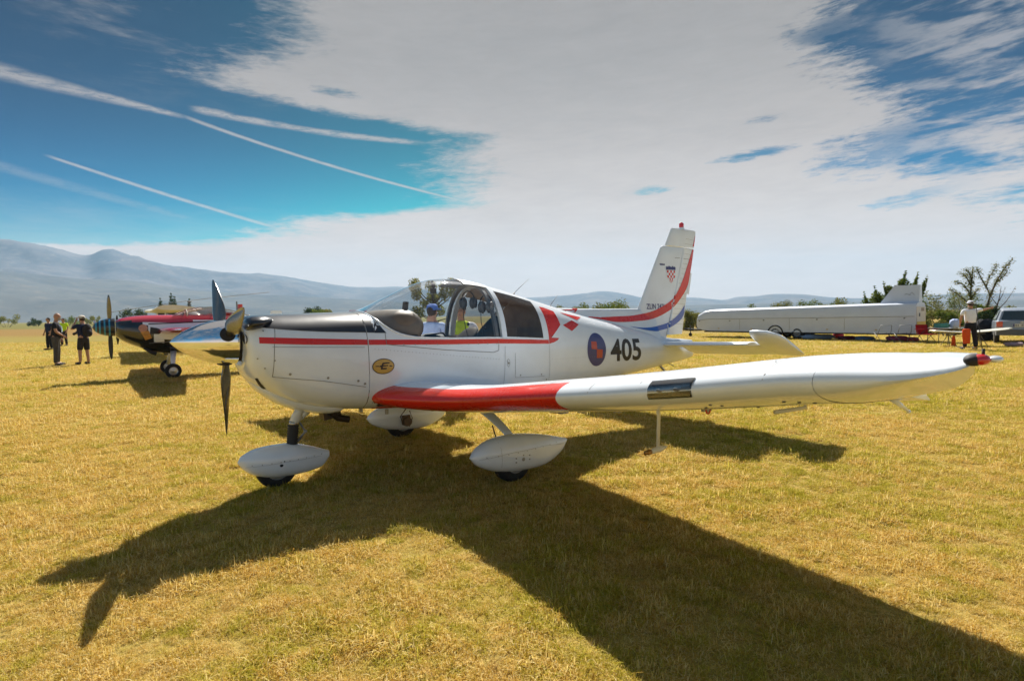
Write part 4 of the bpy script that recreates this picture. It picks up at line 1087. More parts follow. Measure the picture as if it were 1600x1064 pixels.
# ---- tailplane
def make_tail(s):
    rings = []
    for (y, le, te, z, t) in ((.03, -3.43, -3.86, 1.065, .13), (.30, -3.44, -3.86, 1.075, .13), (1.0, -3.46, -3.87, 1.098, .12), (1.42, -3.47, -3.875, 1.115, .115), (1.45, -3.48, -3.875, 1.116, .09)):
        rings.append(wing_ring(le, te - .10, z, t * 1.05, 0, y, 0, 0, .84, 0, s))
    v, f = loft(rings, True, True, True)
    if s > 0: f = [tuple(reversed(g)) for g in f]
    st = mobj('tailplane', v, f, M['white'], plane, True, angle=40)
    rings = []
    D = R(24)
    for (y, le, te, z, t) in ((.16, -3.87, -4.26, 1.062, .11), (.9, -3.875, -4.26, 1.083, .11), (1.45, -3.88, -4.26, 1.11, .10)):
        c = le - te; base_ = wing_ring(le, te, 0, t, 0, y, 0, 0, 1, 0, s)
        rings.append([Vector((le - (le - p.x) * math.cos(D) + p.z * math.sin(D) * 0, p.y, z - (le - p.x) * math.sin(D) + p.z)) for p in base_])
    v, f = loft(rings, True, True, True)
    if s > 0: f = [tuple(reversed(g)) for g in f]
    el_ = mobj('elevator', v, f, M['white'], st, True, angle=40)
    rings = []      # horn balance: full chord, nose up
    hinge = -3.87
    for (y, le, te, t, w) in ((1.465, -3.46, -4.26, .14, 1), (1.55, -3.44, -4.26, .14, 1), (1.68, -3.46, -4.26, .13, 1), (1.78, -3.55, -4.24, .11, .9), (1.82, -3.70, -4.20, .07, .8)):
        base_ = wing_ring(le, te, 0, t, 0, y, 0, 0, 1, 0, s)
        rings.append([Vector((hinge + (p.x - hinge) * math.cos(D) + p.z * -math.sin(D), p.y, 1.108 + (p.x - hinge) * math.sin(D) + p.z * math.cos(D))) for p in base_])
    v, f = loft(rings, True, True, True)
    if s > 0: f = [tuple(reversed(g)) for g in f]
    mobj('elevator_horn', v, f, M['white'], el_, True, angle=40)
make_tail(1); make_tail(-1)
mb = MB(); mb.tube([(-3.55, .0, .80), (-3.70, .0, .68), (-3.75, 0, .60)], [.02, .018, .018], 8); mb.ell((-3.75, 0, .60), (.03, .02, .03)); mb.tube([(-3.62, .06, .82), (-3.80, .10, .74)], .007, 6); mb.build('tail_tie_down', M['metal'], plane, True)

# ---- landing gear
def wheel(parent, c, r, w, name='wheel'):
    c = Vector(c); mb = MB()
    mb.lathe(c + Vector((0, -w / 2, 0)), (0, 1, 0), [(0, r * .55), (0, r * .8), (w * .12, r * .94), (w * .3, r), (w * .7, r), (w * .88, r * .94), (w, r * .8), (w, r * .55)], 32)
    t_ = mb.build(name, M['rubber'], parent, True, 50)
    mb = MB(); mb.lathe(c + Vector((0, -w / 2 - .004, 0)), (0, 1, 0), [(0, 0), (0, r * .2), (.01, r * .25), (.012, r * .5), (0, r * .56), (w + .008, r * .56), (w - .004, r * .5), (w, r * .2), (w + .008, 0)], 24)
    mb.build('rim', M['metal'], t_, True, 40); return t_
def fairing(parent, c, top, bot, hw, name, y0):
    rings = []
    a0, a1 = top[0][0], top[-1][0]
    for k in range(29):
        u = (1 - math.cos(math.pi * k / 28)) / 2; a = a0 + (a1 - a0) * u
        zt_ = interp(-a, [(-p[0], p[1]) for p in top])[0]; zb_ = interp(-a, [(-p[0], p[1]) for p in bot])[0]
        w_ = interp(u, hw)[0]; zc = (zt_ + zb_) / 2; hh = max((zt_ - zb_) / 2, .003)
        rings.append([Vector((a, y0 + w_ * math.copysign(abs(math.cos(t)) ** .85, math.cos(t)), zc + hh * math.copysign(abs(math.sin(t)) ** .8, math.sin(t)))) for t in [6.2832 * q / 28 for q in range(28)]])
    v, f = loft(rings, True, True, True); return mobj(name, v, f, M['white'], parent, True, angle=50)
HW = [(0, .012), (.06, .06), (.2, .115), (.4, .135), (.62, .125), (.85, .075), (1, .03)]
nf = fairing(plane, None, [(2.05, .275), (2.027, .315), (1.924, .365), (1.8, .382), (1.65, .385), (1.494, .352), (1.264, .262)], [(2.05, .262), (2.0, .195), (1.931, .145), (1.80, .10), (1.558, .088), (1.40, .105), (1.32, .130), (1.264, .20)], HW, 'nose_wheel_fairing', 0)
wheel(plane, (1.735, 0, .178), .178, .12, 'nose_wheel')
mb = MB()
mb.tube([(1.50, .0, .74), (1.535, 0, .62), (1.575, 0, .565)], [.075, .052, .04], 14); mb.tube([(1.40, 0, .70), (1.55, 0, .58)], [.035, .03], 10)
ns = mb.build('nose_strut', M['white'], plane, True)
mb = MB(); pth = []; rad = []
for k in range(19): pth.append((1.575 + .022 * k / 18, 0, .545 - .205 * k / 18)); rad.append(.046 + (.006 if k % 2 else -.003))
mb.tube(pth, rad, 16); mb.build('strut_boot', M['boot'], ns, True)
mb = MB(); mb.tube([(1.57, 0, .575), (1.577, 0, .54)], .041, 16); mb.build('strut_collar', M['metal'], ns, True)
NBV = bvh_of(nf); seam([(2.0, .235), (1.7, .245), (1.35, .235)], .0015, nf, 1, NBV); dots([(1.95 - i * .075, .25) for i in range(9)], .0045, M['rivet'], nf, NBV, name='rivet_row')
mb = MB(); mb.tube([(1.52, 0, .56), (1.47, 0, .47), (1.55, 0, .38)], [.012, .012, .012], 6); mb.ell((1.47, 0, .47), (.018, .02, .018)); mb.build('torque_link', M['metal'], ns, True)
dots2 = MB()
for (a, z, r) in ((1.72, .222, .016), (1.695, .252, .006)): dots2.lathe((a, .118, z), (0, 1, 0), [(0, r), (.016, r), (.017, 0)], 12)
dots2.build('axle_cap', M['dark'], nf, True, 30)
MT = [(.415, .285), (.35, .352), (.214, .41), (.05, .43), (-.10, .428), (-.411, .378), (-.688, .305)]; MBt = [(.415, .275), (.353, .205), (.185, .130), (.0, .098), (-.2, .085), (-.407, .098), (-.619, .19), (-.688, .28)]
HW2 = [(0, .012), (.06, .07), (.2, .125), (.4, .145), (.62, .135), (.85, .08), (1, .03)]
for s in (1, -1):
    y0 = s * 1.19
    mf = fairing(plane, None, MT, MBt, HW2, 'main_wheel_fairing', y0)
    wheel(plane, (-.035, y0, .198), .198, .14, 'main_wheel')
    FBV = bvh_of(mf)
    seam([(.36, .27), (.1, .30), (-.3, .305), (-.62, .27)], .0015, mf, s, FBV); seam([(.16, .14), (.17, .40)], .0015, mf, s, FBV)
    dots([(.30 - i * .10, .287 + .002 * i) for i in range(9)], .0045, M['rivet'], mf, FBV, s, name='rivet_row')
    b = MB()
    for (a, z, r) in ((-.06, .225, .017), (-.06, .262, .007), (.02, .245, .007), (.02, .208, .007), (-.13, .252, .007), (-.13, .215, .007)):
        b.lathe((a, y0 + s * (.138), z), (0, s, 0), [(0, r), (.008, r), (.010, 0)], 10)
    b.build('axle_cap', M['rivet'], mf, True, 30)
    rings = []
    for k in range(13):
        u = k / 12; y = s * (.42 + (1.16 - .42) * u); z = .625 - .215 * u ** 1.5 + .012 * math.sin(u * math.pi); ch = .085 - .040 * u; th = .020 - .006 * u
        a = -.06 + .02 * u; nn = Vector((0, s * .3, 1)).normalized()
        rings.append([Vector((a + ch * math.cos(t), y, z)) + nn * th * math.sin(t) for t in [6.2832 * q / 16 for q in range(16)]])
    v, f = loft(rings, True, True, True)
    if s < 0: f = [tuple(reversed(g)) for g in f]
    lg = mobj('main_gear_leg', v, f, M['white'], plane, True)
    mb = MB(); mb.box((-.03, s * 1.03, .24), (.10, .035, .12)); mb.lathe((-.04, s * .995, .22), (0, s, 0), [(0, 0), (0, .055), (.02, .06), (.04, .06)], 18); mb.tube([(.02, s * 1.02, .2), (.06, s * 1.0, .3), (.0, s * .98, .38), (-.02, s * .9, .47)], .007, 6); mb.tube([(-.06, s * 1.0, .16), (-.10, s * 1.0, .26), (-.05, s * .97, .36)], .006, 6)
    mb.build('brake_unit', pmat('rusty_brake', (.16, .11, .07), .6, metal=.5, var=.4), lg, True, 30)
    wl_ = MB(); wl_.tube([(-.03, s * 1.03, .13), (-.03, s * 1.05, .22)], .012, 6); 
mb = MB(); mb.tube([(.75, .2, .62), (.75, .2, .575)], .018, 8); mb.tube([(.3, .3, .60), (.3, .3, .565)], .016, 8); mb.box((.98, .12, .635), (.03, .03, .05)); mb.build('drain_fitting', M['rivet'], plane)

# ---- two headsets hanging in the cabin
def to_world(a, y, z):
    return plane.matrix_basis @ Vector((a, y, z))
def headset(a, y, z, rot, label, dz=.0):
    w = to_world(a, y, z); r = empty('headset', w, R(180 + YAW) + rot, label, 'headset', 'headsets hanging in the cockpit')
    for s in (1, -1):
        mb = MB(); mb.ell((s * .03, s * .05, -.13), (.058, .034, .066), 14, 10); mb.ell((s * .05, s * .085, -.13), (.05, .022, .058), 14, 10); mb.build('ear_cup', M['grey'], r, True)
    mb = MB(); mb.tube([(0, .07 * math.cos(t), -.10 + .10 * math.sin(t)) for t in arange(0, math.pi, 13)], .008, 6); mb.build('headband', M['dark'], r, True)
    mb = MB(); mb.tube([(0, -.06, -.17), (.02, -.05, -.28), (.0, -.03, -.42), (.03, 0, -.50)], .004, 6); mb.ell((.03, 0, -.36), (.014, .014, .02)); mb.build('cable', M['dark'], r, True)
    return r
headset(-.29, .06, 1.79, .9, 'dark headset hanging forward in the cockpit, nearer the windscreen')
headset(-.345, .33, 1.74, .6, 'dark headset hanging further back in the cockpit, beside the frame post')
# ================================================================ PEOPLE
def skinned(verts, edges, radii, root=0, sub=1):
    me = bpy.data.meshes.new('sk'); me.from_pydata([tuple(v) for v in verts], edges, [])
    o = bpy.data.objects.new('sk', me); col.objects.link(o)
    md = o.modifiers.new('s', 'SKIN'); md.use_smooth_shade = True
    for i, d in enumerate(me.skin_vertices[0].data):
        r = radii[i]; d.radius = (r, r) if not hasattr(r, '__len__') else r
        d.use_root = (i == root)
    ms = o.modifiers.new('d', 'SUBSURF'); ms.levels = sub; ms.render_levels = sub
    dg = bpy.context.evaluated_depsgraph_get(); dg.update()
    m2 = bpy.data.meshes.new_from_object(o.evaluated_get(dg))
    v = [x.co.copy() for x in m2.vertices]; f = [tuple(p.vertices) for p in m2.polygons]
    bpy.data.objects.remove(o); bpy.data.meshes.remove(me); bpy.data.meshes.remove(m2)
    return v, f
def cloth(name, c, var=.25): return pmat(name, c, .85, var=var, vs=14, bump=.3, bs=18, spec=.2)
def person(x, y, face, label, h=1.76, lean=0.0, larm=None, rarm=None, shirt=None, sleeves='short', legs='long', trousers=None, hair=None, hat=None, extras=None, group=None, skin=None, stance=.10, head_tilt=(0, 0), belly=0.0, shoe=None, stride=0.0):
    """local frame: +y is the way the person faces, +x their right"""
    root = empty('person', (x, y, 0), face, label, 'person', group)
    k = h / 1.76; skin = skin or M['skin']
    P = {}
    P['pel'] = Vector((0, 0, .97)); P['waist'] = Vector((0, .01 + lean * .3, 1.10)); P['chest'] = Vector((0, .0 + lean, 1.32)); P['neck'] = Vector((0, -.01 + lean * 1.3, 1.48)); P['jaw'] = Vector((head_tilt[0] * .3, .02 + lean * 1.5, 1.56))
    P['hd'] = Vector((head_tilt[0], .03 + lean * 1.6 + head_tilt[1], 1.65)); 
    larm = larm or [(-.23, 0, 1.42), (-.27, .0, 1.16), (-.25, .10, .92)]; rarm = rarm or [(.23, 0, 1.42), (.27, 0, 1.16), (.25, .10, .92)]
    vs = [P['pel'], P['waist'], P['chest'], P['neck'], P['jaw'], P['hd'] - Vector((0, 0, .01))]; ed = [(0, 1), (1, 2), (2, 3), (3, 4), (4, 5)]; ra = [(.15, .12), (.14, .115), (.165, .12), (.058, .058), (.065, .07), (.078, .092)]
    def arm(A, side):
        A = [Vector(a) + Vector((0, lean, 0)) for a in A]; i = len(vs)
        vs.extend([Vector((side * .16, lean, 1.42)), A[0], A[1], (A[1] + A[2]) / 2, A[2]]); ra.extend([.06, .056, .043, .038, .027])
        ed.extend([(2, i), (i, i + 1), (i + 1, i + 2), (i + 2, i + 3), (i + 3, i + 4)])
        return A
    LA = arm(larm, -1); RA = arm(rarm, 1)
    ft = []
    for s in (-1, 1):
        i = len(vs); st = s * stride
        K = [Vector((s * .10, 0, .90)), Vector((s * (.10 + stance * .3), .02 + st * .5, .50)), Vector((s * (.09 + stance * .6), st - .01, .10)), Vector((s * (.10 + stance * .7), st + .12, .045))]
        vs.extend(K); ra.extend([.095, .062, .045, (.045, .035)]); ed.extend([(0, i), (i, i + 1), (i + 1, i + 2), (i + 2, i + 3)]); ft.append(K)
    vv = [v * k for v in vs]; rr = [tuple(q * k for q in r) if hasattr(r, '__len__') else r * k for r in ra]
    bv, bf = skinned(vv, ed, rr)
    body = MB(); body.add(bv, bf)
    hd = P['hd'] * k
    body.ell(hd + Vector((0, 0, .0)), (.076 * k, .094 * k, .115 * k), 14, 10)
    body.ell(hd + Vector((0, .095, -.012)) * k, (.013, .02, .022), 8, 6)      # nose
    for s in (-1, 1): body.ell(hd + Vector((s * .078 * k, .0, -.01)), (.012, .02, .03), 8, 6)
    def hand(A, side):
        w, e = A[2] * k, A[1] * k; d = (w - e).normalized(); sx = d.orthogonal().normalized()
        if abs(d.z) > .7: sx = Vector((0, 1, 0)); sx = (sx - d * sx.dot(d)).normalized()
        else: sx = Vector((0, 0, 1)); sx = (sx - d * sx.dot(d)).normalized()
        nn = d.cross(sx)
        rot = Matrix((sx, d, nn)).transposed()
        body.ell(w + d * .045, (.038, .055, .016), 10, 8, rot)
        for q, L in ((-.027, .06), (-.009, .075), (.009, .07), (.026, .055)):
            b0 = w + d * .08 + sx * q; body.tube([b0, b0 + d * L * .5 + nn * .006, b0 + d * L * .9 + nn * .022 * side], [.0085, .008, .006], 6)
        b0 = w + d * .03 - sx * .03; body.tube([b0, b0 + d * .03 - sx * .02, b0 + d * .055 - sx * .024 + nn * .01], [.010, .009, .007], 6)
    hand(LA, 1); hand(RA, -1)
    mobj('body', body.v, body.f, skin, root, True)
    eyes = MB()
    for s in (-1, 1): eyes.ell(hd + Vector((s * .03, .083, .012)) * k, (.012, .008, .007), 8, 6)
    eyes.box(hd + Vector((0, .083, -.055)) * k, (.04, .008, .006)); eyes.build('eyes_and_mouth', M['dark'], root, False)
    # shirt
    sv = [Vector((0, 0, .87)), Vector((0, .02 + belly * .4 + lean * .3, 1.08)), Vector((0, lean, 1.32)), Vector((0, lean * 1.2, 1.43))]; se = [(0, 1), (1, 2), (2, 3)]; sr = [(.185 + belly * .4, .15 + belly), (.168 + belly * .5, .14 + belly), (.188, .142), (.085, .085)]
    for A, s in ((LA, -1), (RA, 1)):
        i = len(sv); end = A[0] + (A[1] - A[0]) * (.72 if sleeves == 'short' else 1.0)
        sv += [Vector((s * .165, lean, 1.41)), A[0], end]; sr += [.075, .074, .066 if sleeves == 'short' else .052]; se += [(2, i), (i, i + 1), (i + 1, i + 2)]
        if sleeves == 'long': sv.append(A[1] + (A[2] - A[1]) * .9); sr.append(.042); se.append((i + 2, i + 3))
    v, f = skinned([q * k for q in sv], se, [tuple(q * k for q in r) if hasattr(r, '__len__') else r * k for r in sr])
    mobj('shirt', v, f, shirt, root, True)
    # trousers
    tv = [Vector((0, 0, 1.05)), Vector((0, 0, .92))]; te = [(0, 1)]; tr = [(.155 + belly * .3, .128 + belly * .6), (.165, .135)]
    for K in ft:
        i = len(tv); tv.append(K[0] - Vector((0, 0, .03))); tr.append(.108); te.append((1, i))
        if legs == 'long': tv += [K[1], K[2] - Vector((0, 0, .03))]; tr += [.082, .068]; te += [(i, i + 1), (i + 1, i + 2)]
        else: tv += [K[0] * .25 + K[1] * .75, K[0] * .02 + K[1] * .98]; tr += [.098, .092]; te += [(i, i + 1), (i + 1, i + 2)]
    v, f = skinned([q * k for q in tv], te, [tuple(q * k for q in r) if hasattr(r, '__len__') else r * k for r in tr])
    mobj('trousers' if legs == 'long' else 'shorts', v, f, trousers, root, True)
    for K in ft:
        mb = MB(); mb.ell((K[3] - Vector((0, .04, .0))) * k + Vector((0, 0, 0)), (.05, .14, .048), 12, 8); mb.build('shoe', shoe or M['dark'], root, True)
    if hair:
        mb = MB(); mb.ell(hd + Vector((0, -.018, .018)) * k, (.084 * k, .098 * k, .112 * k), 14, 10)
        v = [q for q in mb.v]; mobj('hair', v, mb.f, hair, root, True)
    if hat:
        mb = MB(); mb.lathe(hd + Vector((0, 0, .045)) * k, (0, -.08, 1), [(-.01, .10), (0, hat[1]), (.006, hat[1]), (.01, .097), (.06, .088), (.085, .055), (.09, 0)], 20)
        if len(hat) > 2: mb.box(hd + Vector((0, .14, .05)) * k, (.15, .12, .012), Euler((-.15, 0, 0)).to_matrix())
        mb.build('hat', hat[0], root, True, 40)
    return root, hd
C = {'black': cloth('black_cloth', (.018, .018, .024)), 'navy': cloth('navy_cloth', (.02, .028, .07)), 'grey': cloth('grey_brown_cloth', (.085, .075, .065)), 'charcoal': cloth('charcoal_cloth', (.035, .03, .03)), 'white': cloth('white_cotton', (.78, .80, .90), .06), 'hivis': cloth('hivis_yellow', (.55, .75, .02), .1),
     'paleblue': cloth('pale_blue_cotton', (.48, .56, .80), .1), 'beigeskin': M['skin'], 'grayhair': cloth('grey_hair', (.42, .38, .34)), 'brownhair': cloth('brown_hair', (.06, .04, .03)), 'cream': cloth('cream_cap', (.62, .56, .48)), 'bluecap': cloth('blue_cap', (.10, .18, .50)), 'khaki': cloth('khaki_cloth', (.30, .24, .15))}
def pos(px, D): return ((px - 800) / 861.9 * D, D)
x, y = pos(87, 19.0)
man1, hd = person(x, y, R(-60), 'bald bearded man in black T-shirt and grey trousers wearing a badge', 1.80, lean=.02, shirt=C['black'], trousers=C['grey'], belly=.035, larm=[(-.24, 0, 1.42), (-.30, -.02, 1.14), (-.26, .08, .90)], rarm=[(.24, 0, 1.42), (.30, .04, 1.15), (.22, .22, 1.0)])
mb = MB(); mb.ell(hd + Vector((0, .055, -.075)), (.062, .06, .06)); mb.build('beard', C['grayhair'], man1, True)
mb = MB(); mb.box((.04, .185, 1.22), (.09, .012, .14)); mb.build('badge', pmat('badge_card', (.45, .62, .75), .4), man1)
mb = MB(); mb.tube([(-.08, .06, 1.46), (-.05, .17, 1.34), (.03, .185, 1.29), (.10, .15, 1.36), (.08, .05, 1.47)], .006, 6); mb.build('lanyard', C['paleblue'], man1)
x, y = pos(130, 19.4)
wom, hd2 = person(x, y, R(75), 'person in cream cap, navy shirt and dark shorts raising a hand to the face', 1.70, shirt=C['navy'], trousers=C['charcoal'], legs='short', hat=(C['cream'], .11, 1), hair=C['brownhair'], larm=[(-.23, 0, 1.40), (-.26, .20, 1.28), (-.10, .20, 1.55)], rarm=[(.23, 0, 1.40), (.26, .12, 1.18), (.2, .34, 1.16)])
mb = MB(); mb.ell((.0, -.20, 1.20), (.16, .10, .24)); mb.ell((.0, -.27, 1.10), (.12, .07, .13)); bp = mb.build('backpack', C['charcoal'], wom, True)
def adopt(): pass
bp.parent = None; x_, y_ = wom.location.x, wom.location.y
bp.location = wom.location; bp.rotation_euler = wom.rotation_euler; tag(bp, 'dark backpack on the back of the person in the cream cap', 'backpack')
mb = MB(); mb.box((.15, .40, 1.12), (.14, .09, .10)); mb.lathe((.15, .44, 1.12), (0, 1, -.3), [(0, .04), (.12, .045), (.20, .05), (.20, 0)], 14); cb = mb.build('camera', M['dark'], None, False); cb.location = wom.location; cb.rotation_euler = wom.rotation_euler; tag(cb, 'black camera with long lens held by the person in the cream cap', 'camera')
x, y = pos(100, 34.0)
person(x, y, R(180), 'distant person in a yellow hi-vis vest partly behind the bald man', 1.70, shirt=C['hivis'], trousers=C['charcoal'], hair=C['brownhair'])
x, y = pos(77, 29.5)
person(x, y, R(160), 'distant person in black standing behind the left side of the bald man', 1.72, shirt=C['navy'], trousers=C['black'], hair=C['brownhair'])
x, y = pos(149, 112)
person(x, y, R(160), 'tiny far-off person in pale shirt out on the field, next to the striped spinner', 1.75, shirt=C['paleblue'], trousers=C['charcoal'], hair=C['brownhair'])
x, y = pos(675, 9.1)
p5, h5 = person(x, y, R(-20), 'person in a pale blue T-shirt and blue cap seen through the windscreen glass', 1.70, shirt=C['paleblue'], trousers=C['khaki'], hat=(C['bluecap'], .10, 1), hair=C['brownhair'], larm=[(-.23, 0, 1.40), (-.27, .05, 1.15), (-.12, .22, 1.12)])
mb = MB(); mb.box((-.02, .0, 0), (.20, .05, .16)); fo = mb.build('red_folder', pmat('red_card', (.6, .05, .03), .5), None); fo.location = Vector((x + .20, y - .22, 1.13)); tag(fo, 'red folder held by the person in the blue cap', 'folder')
x, y = pos(721, 9.3)
p6, h6 = person(x, y, R(172), 'person in a yellow hi-vis vest with folded arms seen through the side window glass', 1.70, shirt=C['white'], trousers=C['charcoal'], hair=C['brownhair'], hat=(C['charcoal'], .095, 1), larm=[(-.23, 0, 1.40), (-.30, .06, 1.13), (.0, .24, 1.06)], rarm=[(.23, 0, 1.40), (.30, .06, 1.13), (.0, .26, 1.09)])
vv, ff = skinned([Vector((0, 0, .95)), Vector((0, .02, 1.10)), Vector((0, 0, 1.28)), Vector((0, 0, 1.39)), Vector((0, 0, 1.45))], [(0, 1), (1, 2), (2, 3), (3, 4)], [(.195, .165), (.19, .162), (.215, .165), (.20, .13), (.09, .08)])
mobj('safety_vest', vv, ff, C['hivis'], p6, True)
mb = MB(); 
for zz in (1.05, 1.2): mb.lathe((0, .01, zz), (0, 0, 1), [(0, .19), (.04, .192)], 20)
x, y = pos(1517, 20.6)
m7, h7 = person(x, y, R(-8), 'man in white T-shirt, white hat and black trousers seen from behind, pointing right', 1.80, shirt=C['white'], trousers=C['black'], belly=.02, stance=.16, hat=(C['white'], .135), hair=C['brownhair'], rarm=[(.25, .02, 1.43), (.52, .14, 1.44), (.79, .22, 1.50)], larm=[(-.25, 0, 1.42), (-.32, .0, 1.14), (-.29, .10, .92)])

# ================================================================ THE BLACK AND RED AEROBATIC AIRCRAFT
ax_, ay_ = -9.05, 15.35
aer = empty('aerobatic_aircraft', (ax_, ay_, 0), R(180 + 36), 'black, red and white mid wing aerobatic aircraft with striped spinner parked at the left', 'aircraft')
AH = [(-5.2, .05, .85, .95, 1.05), (-4.2, .12, .70, .95, 1.15), (-3.0, .24, .62, 1.0, 1.32), (-2.0, .33, .58, 1.05, 1.50), (-1.0, .40, .57, 1.08, 1.62), (0, .44, .58, 1.1, 1.66), (.68, .45, .64, 1.15, 1.66), (1.15, .44, .82, 1.22, 1.64), (1.46, .40, .98, 1.28, 1.59), (1.60, .30, 1.1, 1.33, 1.53)]
def a_ring(a, n=32):
    w, zb, zm, zt = interp(a, AH); out = []
    for k in range(n):
        t = 6.2832 * k / n; c, s = math.cos(t), math.sin(t)
        out.append(Vector((a, w * math.copysign(abs(c) ** .8, c), zm + (s ** .85 * (zt - zm) if s > 0 else -(abs(s) ** .85) * (zm - zb)))))
    return out
AL = arange(-5.2, 1.60, 60); rings = [a_ring(a) for a in AL]; v, f = loft(rings, True, True, True)
mi = []
for g in f:
    c = sum((v[i] for i in g), Vector()) / len(g); red = c.z > 1.47 - .02 * c.x
    blk = c.z < .98 - .10 * (c.x - .4) * (1 if c.x > .4 else .2) or c.x > 1.02 - .5 * (1.5 - c.z) and c.z < 1.50
    mi.append(1 if (red and not (blk and c.x > 1.3)) else 2 if blk else 0)
abody = mobj('fuselage', v, f, None, aer, True, mats=[M['white'], pmat('wine_red_paint', (.42, .02, .05), .2, coat=.6), pmat('gloss_black_paint', (.012, .012, .015), .15, coat=.8)], midx=mi)
AB = bvh_of(abody)
decal('stripe', [[(.9, 1.435), (-1.5, 1.50), (-1.5, 1.47), (.9, 1.405)]], M['black'], AB, abody, off=.004)
decal('stripe', [[(.9, .93), (-.4, .985), (-.4, .965), (.9, .91)]], M['grey'], AB, abody, off=.006)
decal('nose_art', [disc(1.02, 1.31, .10, .10, 20)], pmat('art_flesh', (.55, .25, .16), .4, var=.3, vs=9), AB, abody, off=.006)
decal('nose_art', [[(1.08, 1.22), (.90, 1.25), (.84, 1.05), (.98, 1.00)]], pmat('art_orange', (.60, .26, .04), .4, var=.3, vs=9), AB, abody, off=.007)
decal('nose_art', [[(.86, 1.34), (.72, 1.31), (.82, 1.28), (.55, 1.24), (.80, 1.22), (.68, 1.15), (.88, 1.16)]], M['black'], AB, abody, off=.006)
mb = MB(); prof = [(0, 0), (0, .235)] + [(.06 + .42 * s / 10, .23 * max(0, 1 - (s / 10) ** 2) ** .6) for s in range(11)]
mb.lathe((1.61, 0, 1.35), (1, 0, 0), prof, 28); sp2 = mb.build('spinner', M['blackpaint'], aer, True, 40)
for d0 in (.10, .20, .30, .38):
    r0 = .23 * max(0, 1 - ((d0 - .06) / .42) ** 2) ** .6 + .004 if d0 > .06 else .23; r1 = .23 * (1 - min(1, (d0 + .035 - .06) / .42) ** 2) ** .6 + .004
    mb = MB(); mb.lathe((1.61, 0, 1.35), (1, 0, 0), [(d0, r0), (d0 + .035, r1)], 28); mb.build('spinner_band', pmat('band_blue', (.04, .25, .42), .3), sp2, True)
for zz, s in ((1, 1), (-1, -1)):
    rings = []
    for i in range(14):
        r = .12 + .72 * i / 13; c = interp(r, [(.1, .05), (.3, .13), (.55, .15), (.75, .11), (.84, .03)])[0]
        d = Vector((0, .10 * zz, zz)).normalized(); chv = Vector((math.sin(R(45 - 20 * r)), math.cos(R(45 - 20 * r)) * -.8, 0)).normalized(); nn = chv.cross(d)
        rings.append([Vector((1.72, 0, 1.35)) + d * r + chv * c / 2 * math.cos(t) + nn * .012 * math.sin(t) for t in [6.2832 * q / 10 for q in range(10)]])
    v, f = loft(rings, True, True, True); mobj('propeller_blade', v, f, M['blade'] if zz > 0 else M['dark'], aer, True)
# wing, one spar to each side
for s in (1, -1):
    rings = []
    for y in arange(.3, 3.9, 8): rings.append(wing_ring(.72 - .06 * y, -.60 + .09 * y, 1.22 + .02 * y, .15, 0, y, 0, 0, 1, 0, s, n=14))
    v, f = loft(rings, True, True, True)
    if s > 0: f = [tuple(reversed(g)) for g in f]
    mobj('wing', v, f, abody.data.materials[1], aer, True, angle=50)
# bubble canopy and frame
rings = []
for (a, h_) in ((.35, .0), (.2, .08), (0, .17), (-.3, .25), (-.7, .27), (-1.2, .2), (-1.6, .1), (-1.9, .0)):
    zt_ = interp(a, AH)[3] - .05; rings.append([Vector((a, .33 * math.cos(t), zt_ + (h_ + .02) * math.sin(t))) for t in arange(0, math.pi, 13)])
v, f = loft(rings, False); cn = mobj('canopy_glass', v, f, M['darkglass'], aer, True)
for a in (.0, -.75, -1.6):
    zt_ = interp(a, AH)[3] - .05; h_ = interp(-a, [(-.35, 0), (0, .17), (.75, .27), (1.6, .1)])[0] + .026
    mb = MB(); mb.tube([(a, .335 * math.cos(t), zt_ + h_ * math.sin(t)) for t in arange(0, math.pi, 13)], .014, 6); mb.build('canopy_bow', C['cream'], cn, True)
for s in (1, -1):
    mb = MB(); mb.tube([(.35, s * .25, .68), (.38, s * .45, .52), (.42, s * .78, .26)], [.075, .062, .045], 10, flat=(1, .45)); mb.build('gear_leg', M['white'], aer, True)
    wheel(aer, (.42, s * .86, .19), .19, .12)
mb = MB(); mb.tube([(1.0, .2, .80), (.84, .22, .66), (.74, .22, .62)], [.05, .05, .05], 10); mb.build('exhaust_pipe', M['dark'], aer, True)
rings = [[Vector((-4.4 - .3 * (z - 1) - (.75 - .2 * (z - 1)) * u, th * .03, z)) for u, th in ((0, 0), (.25, 1), (1, .1), (.25, -1))] for z in (1.05, 1.3, 1.55, 1.75)]
v, f = loft(rings, True, True, True); mobj('fin', v, f, abody.data.materials[1], aer, False)
for s in (1, -1):
    rings = [wing_ring(-4.3 - .1 * y, -5.0 + .1 * y, 1.1, .1, 0, y, 0, 0, 1, 0, s, n=8) for y in (.1, .8, 1.3)]
    v, f = loft(rings, True, True, True); mobj('tailplane', v, f, M['white'], aer, True)

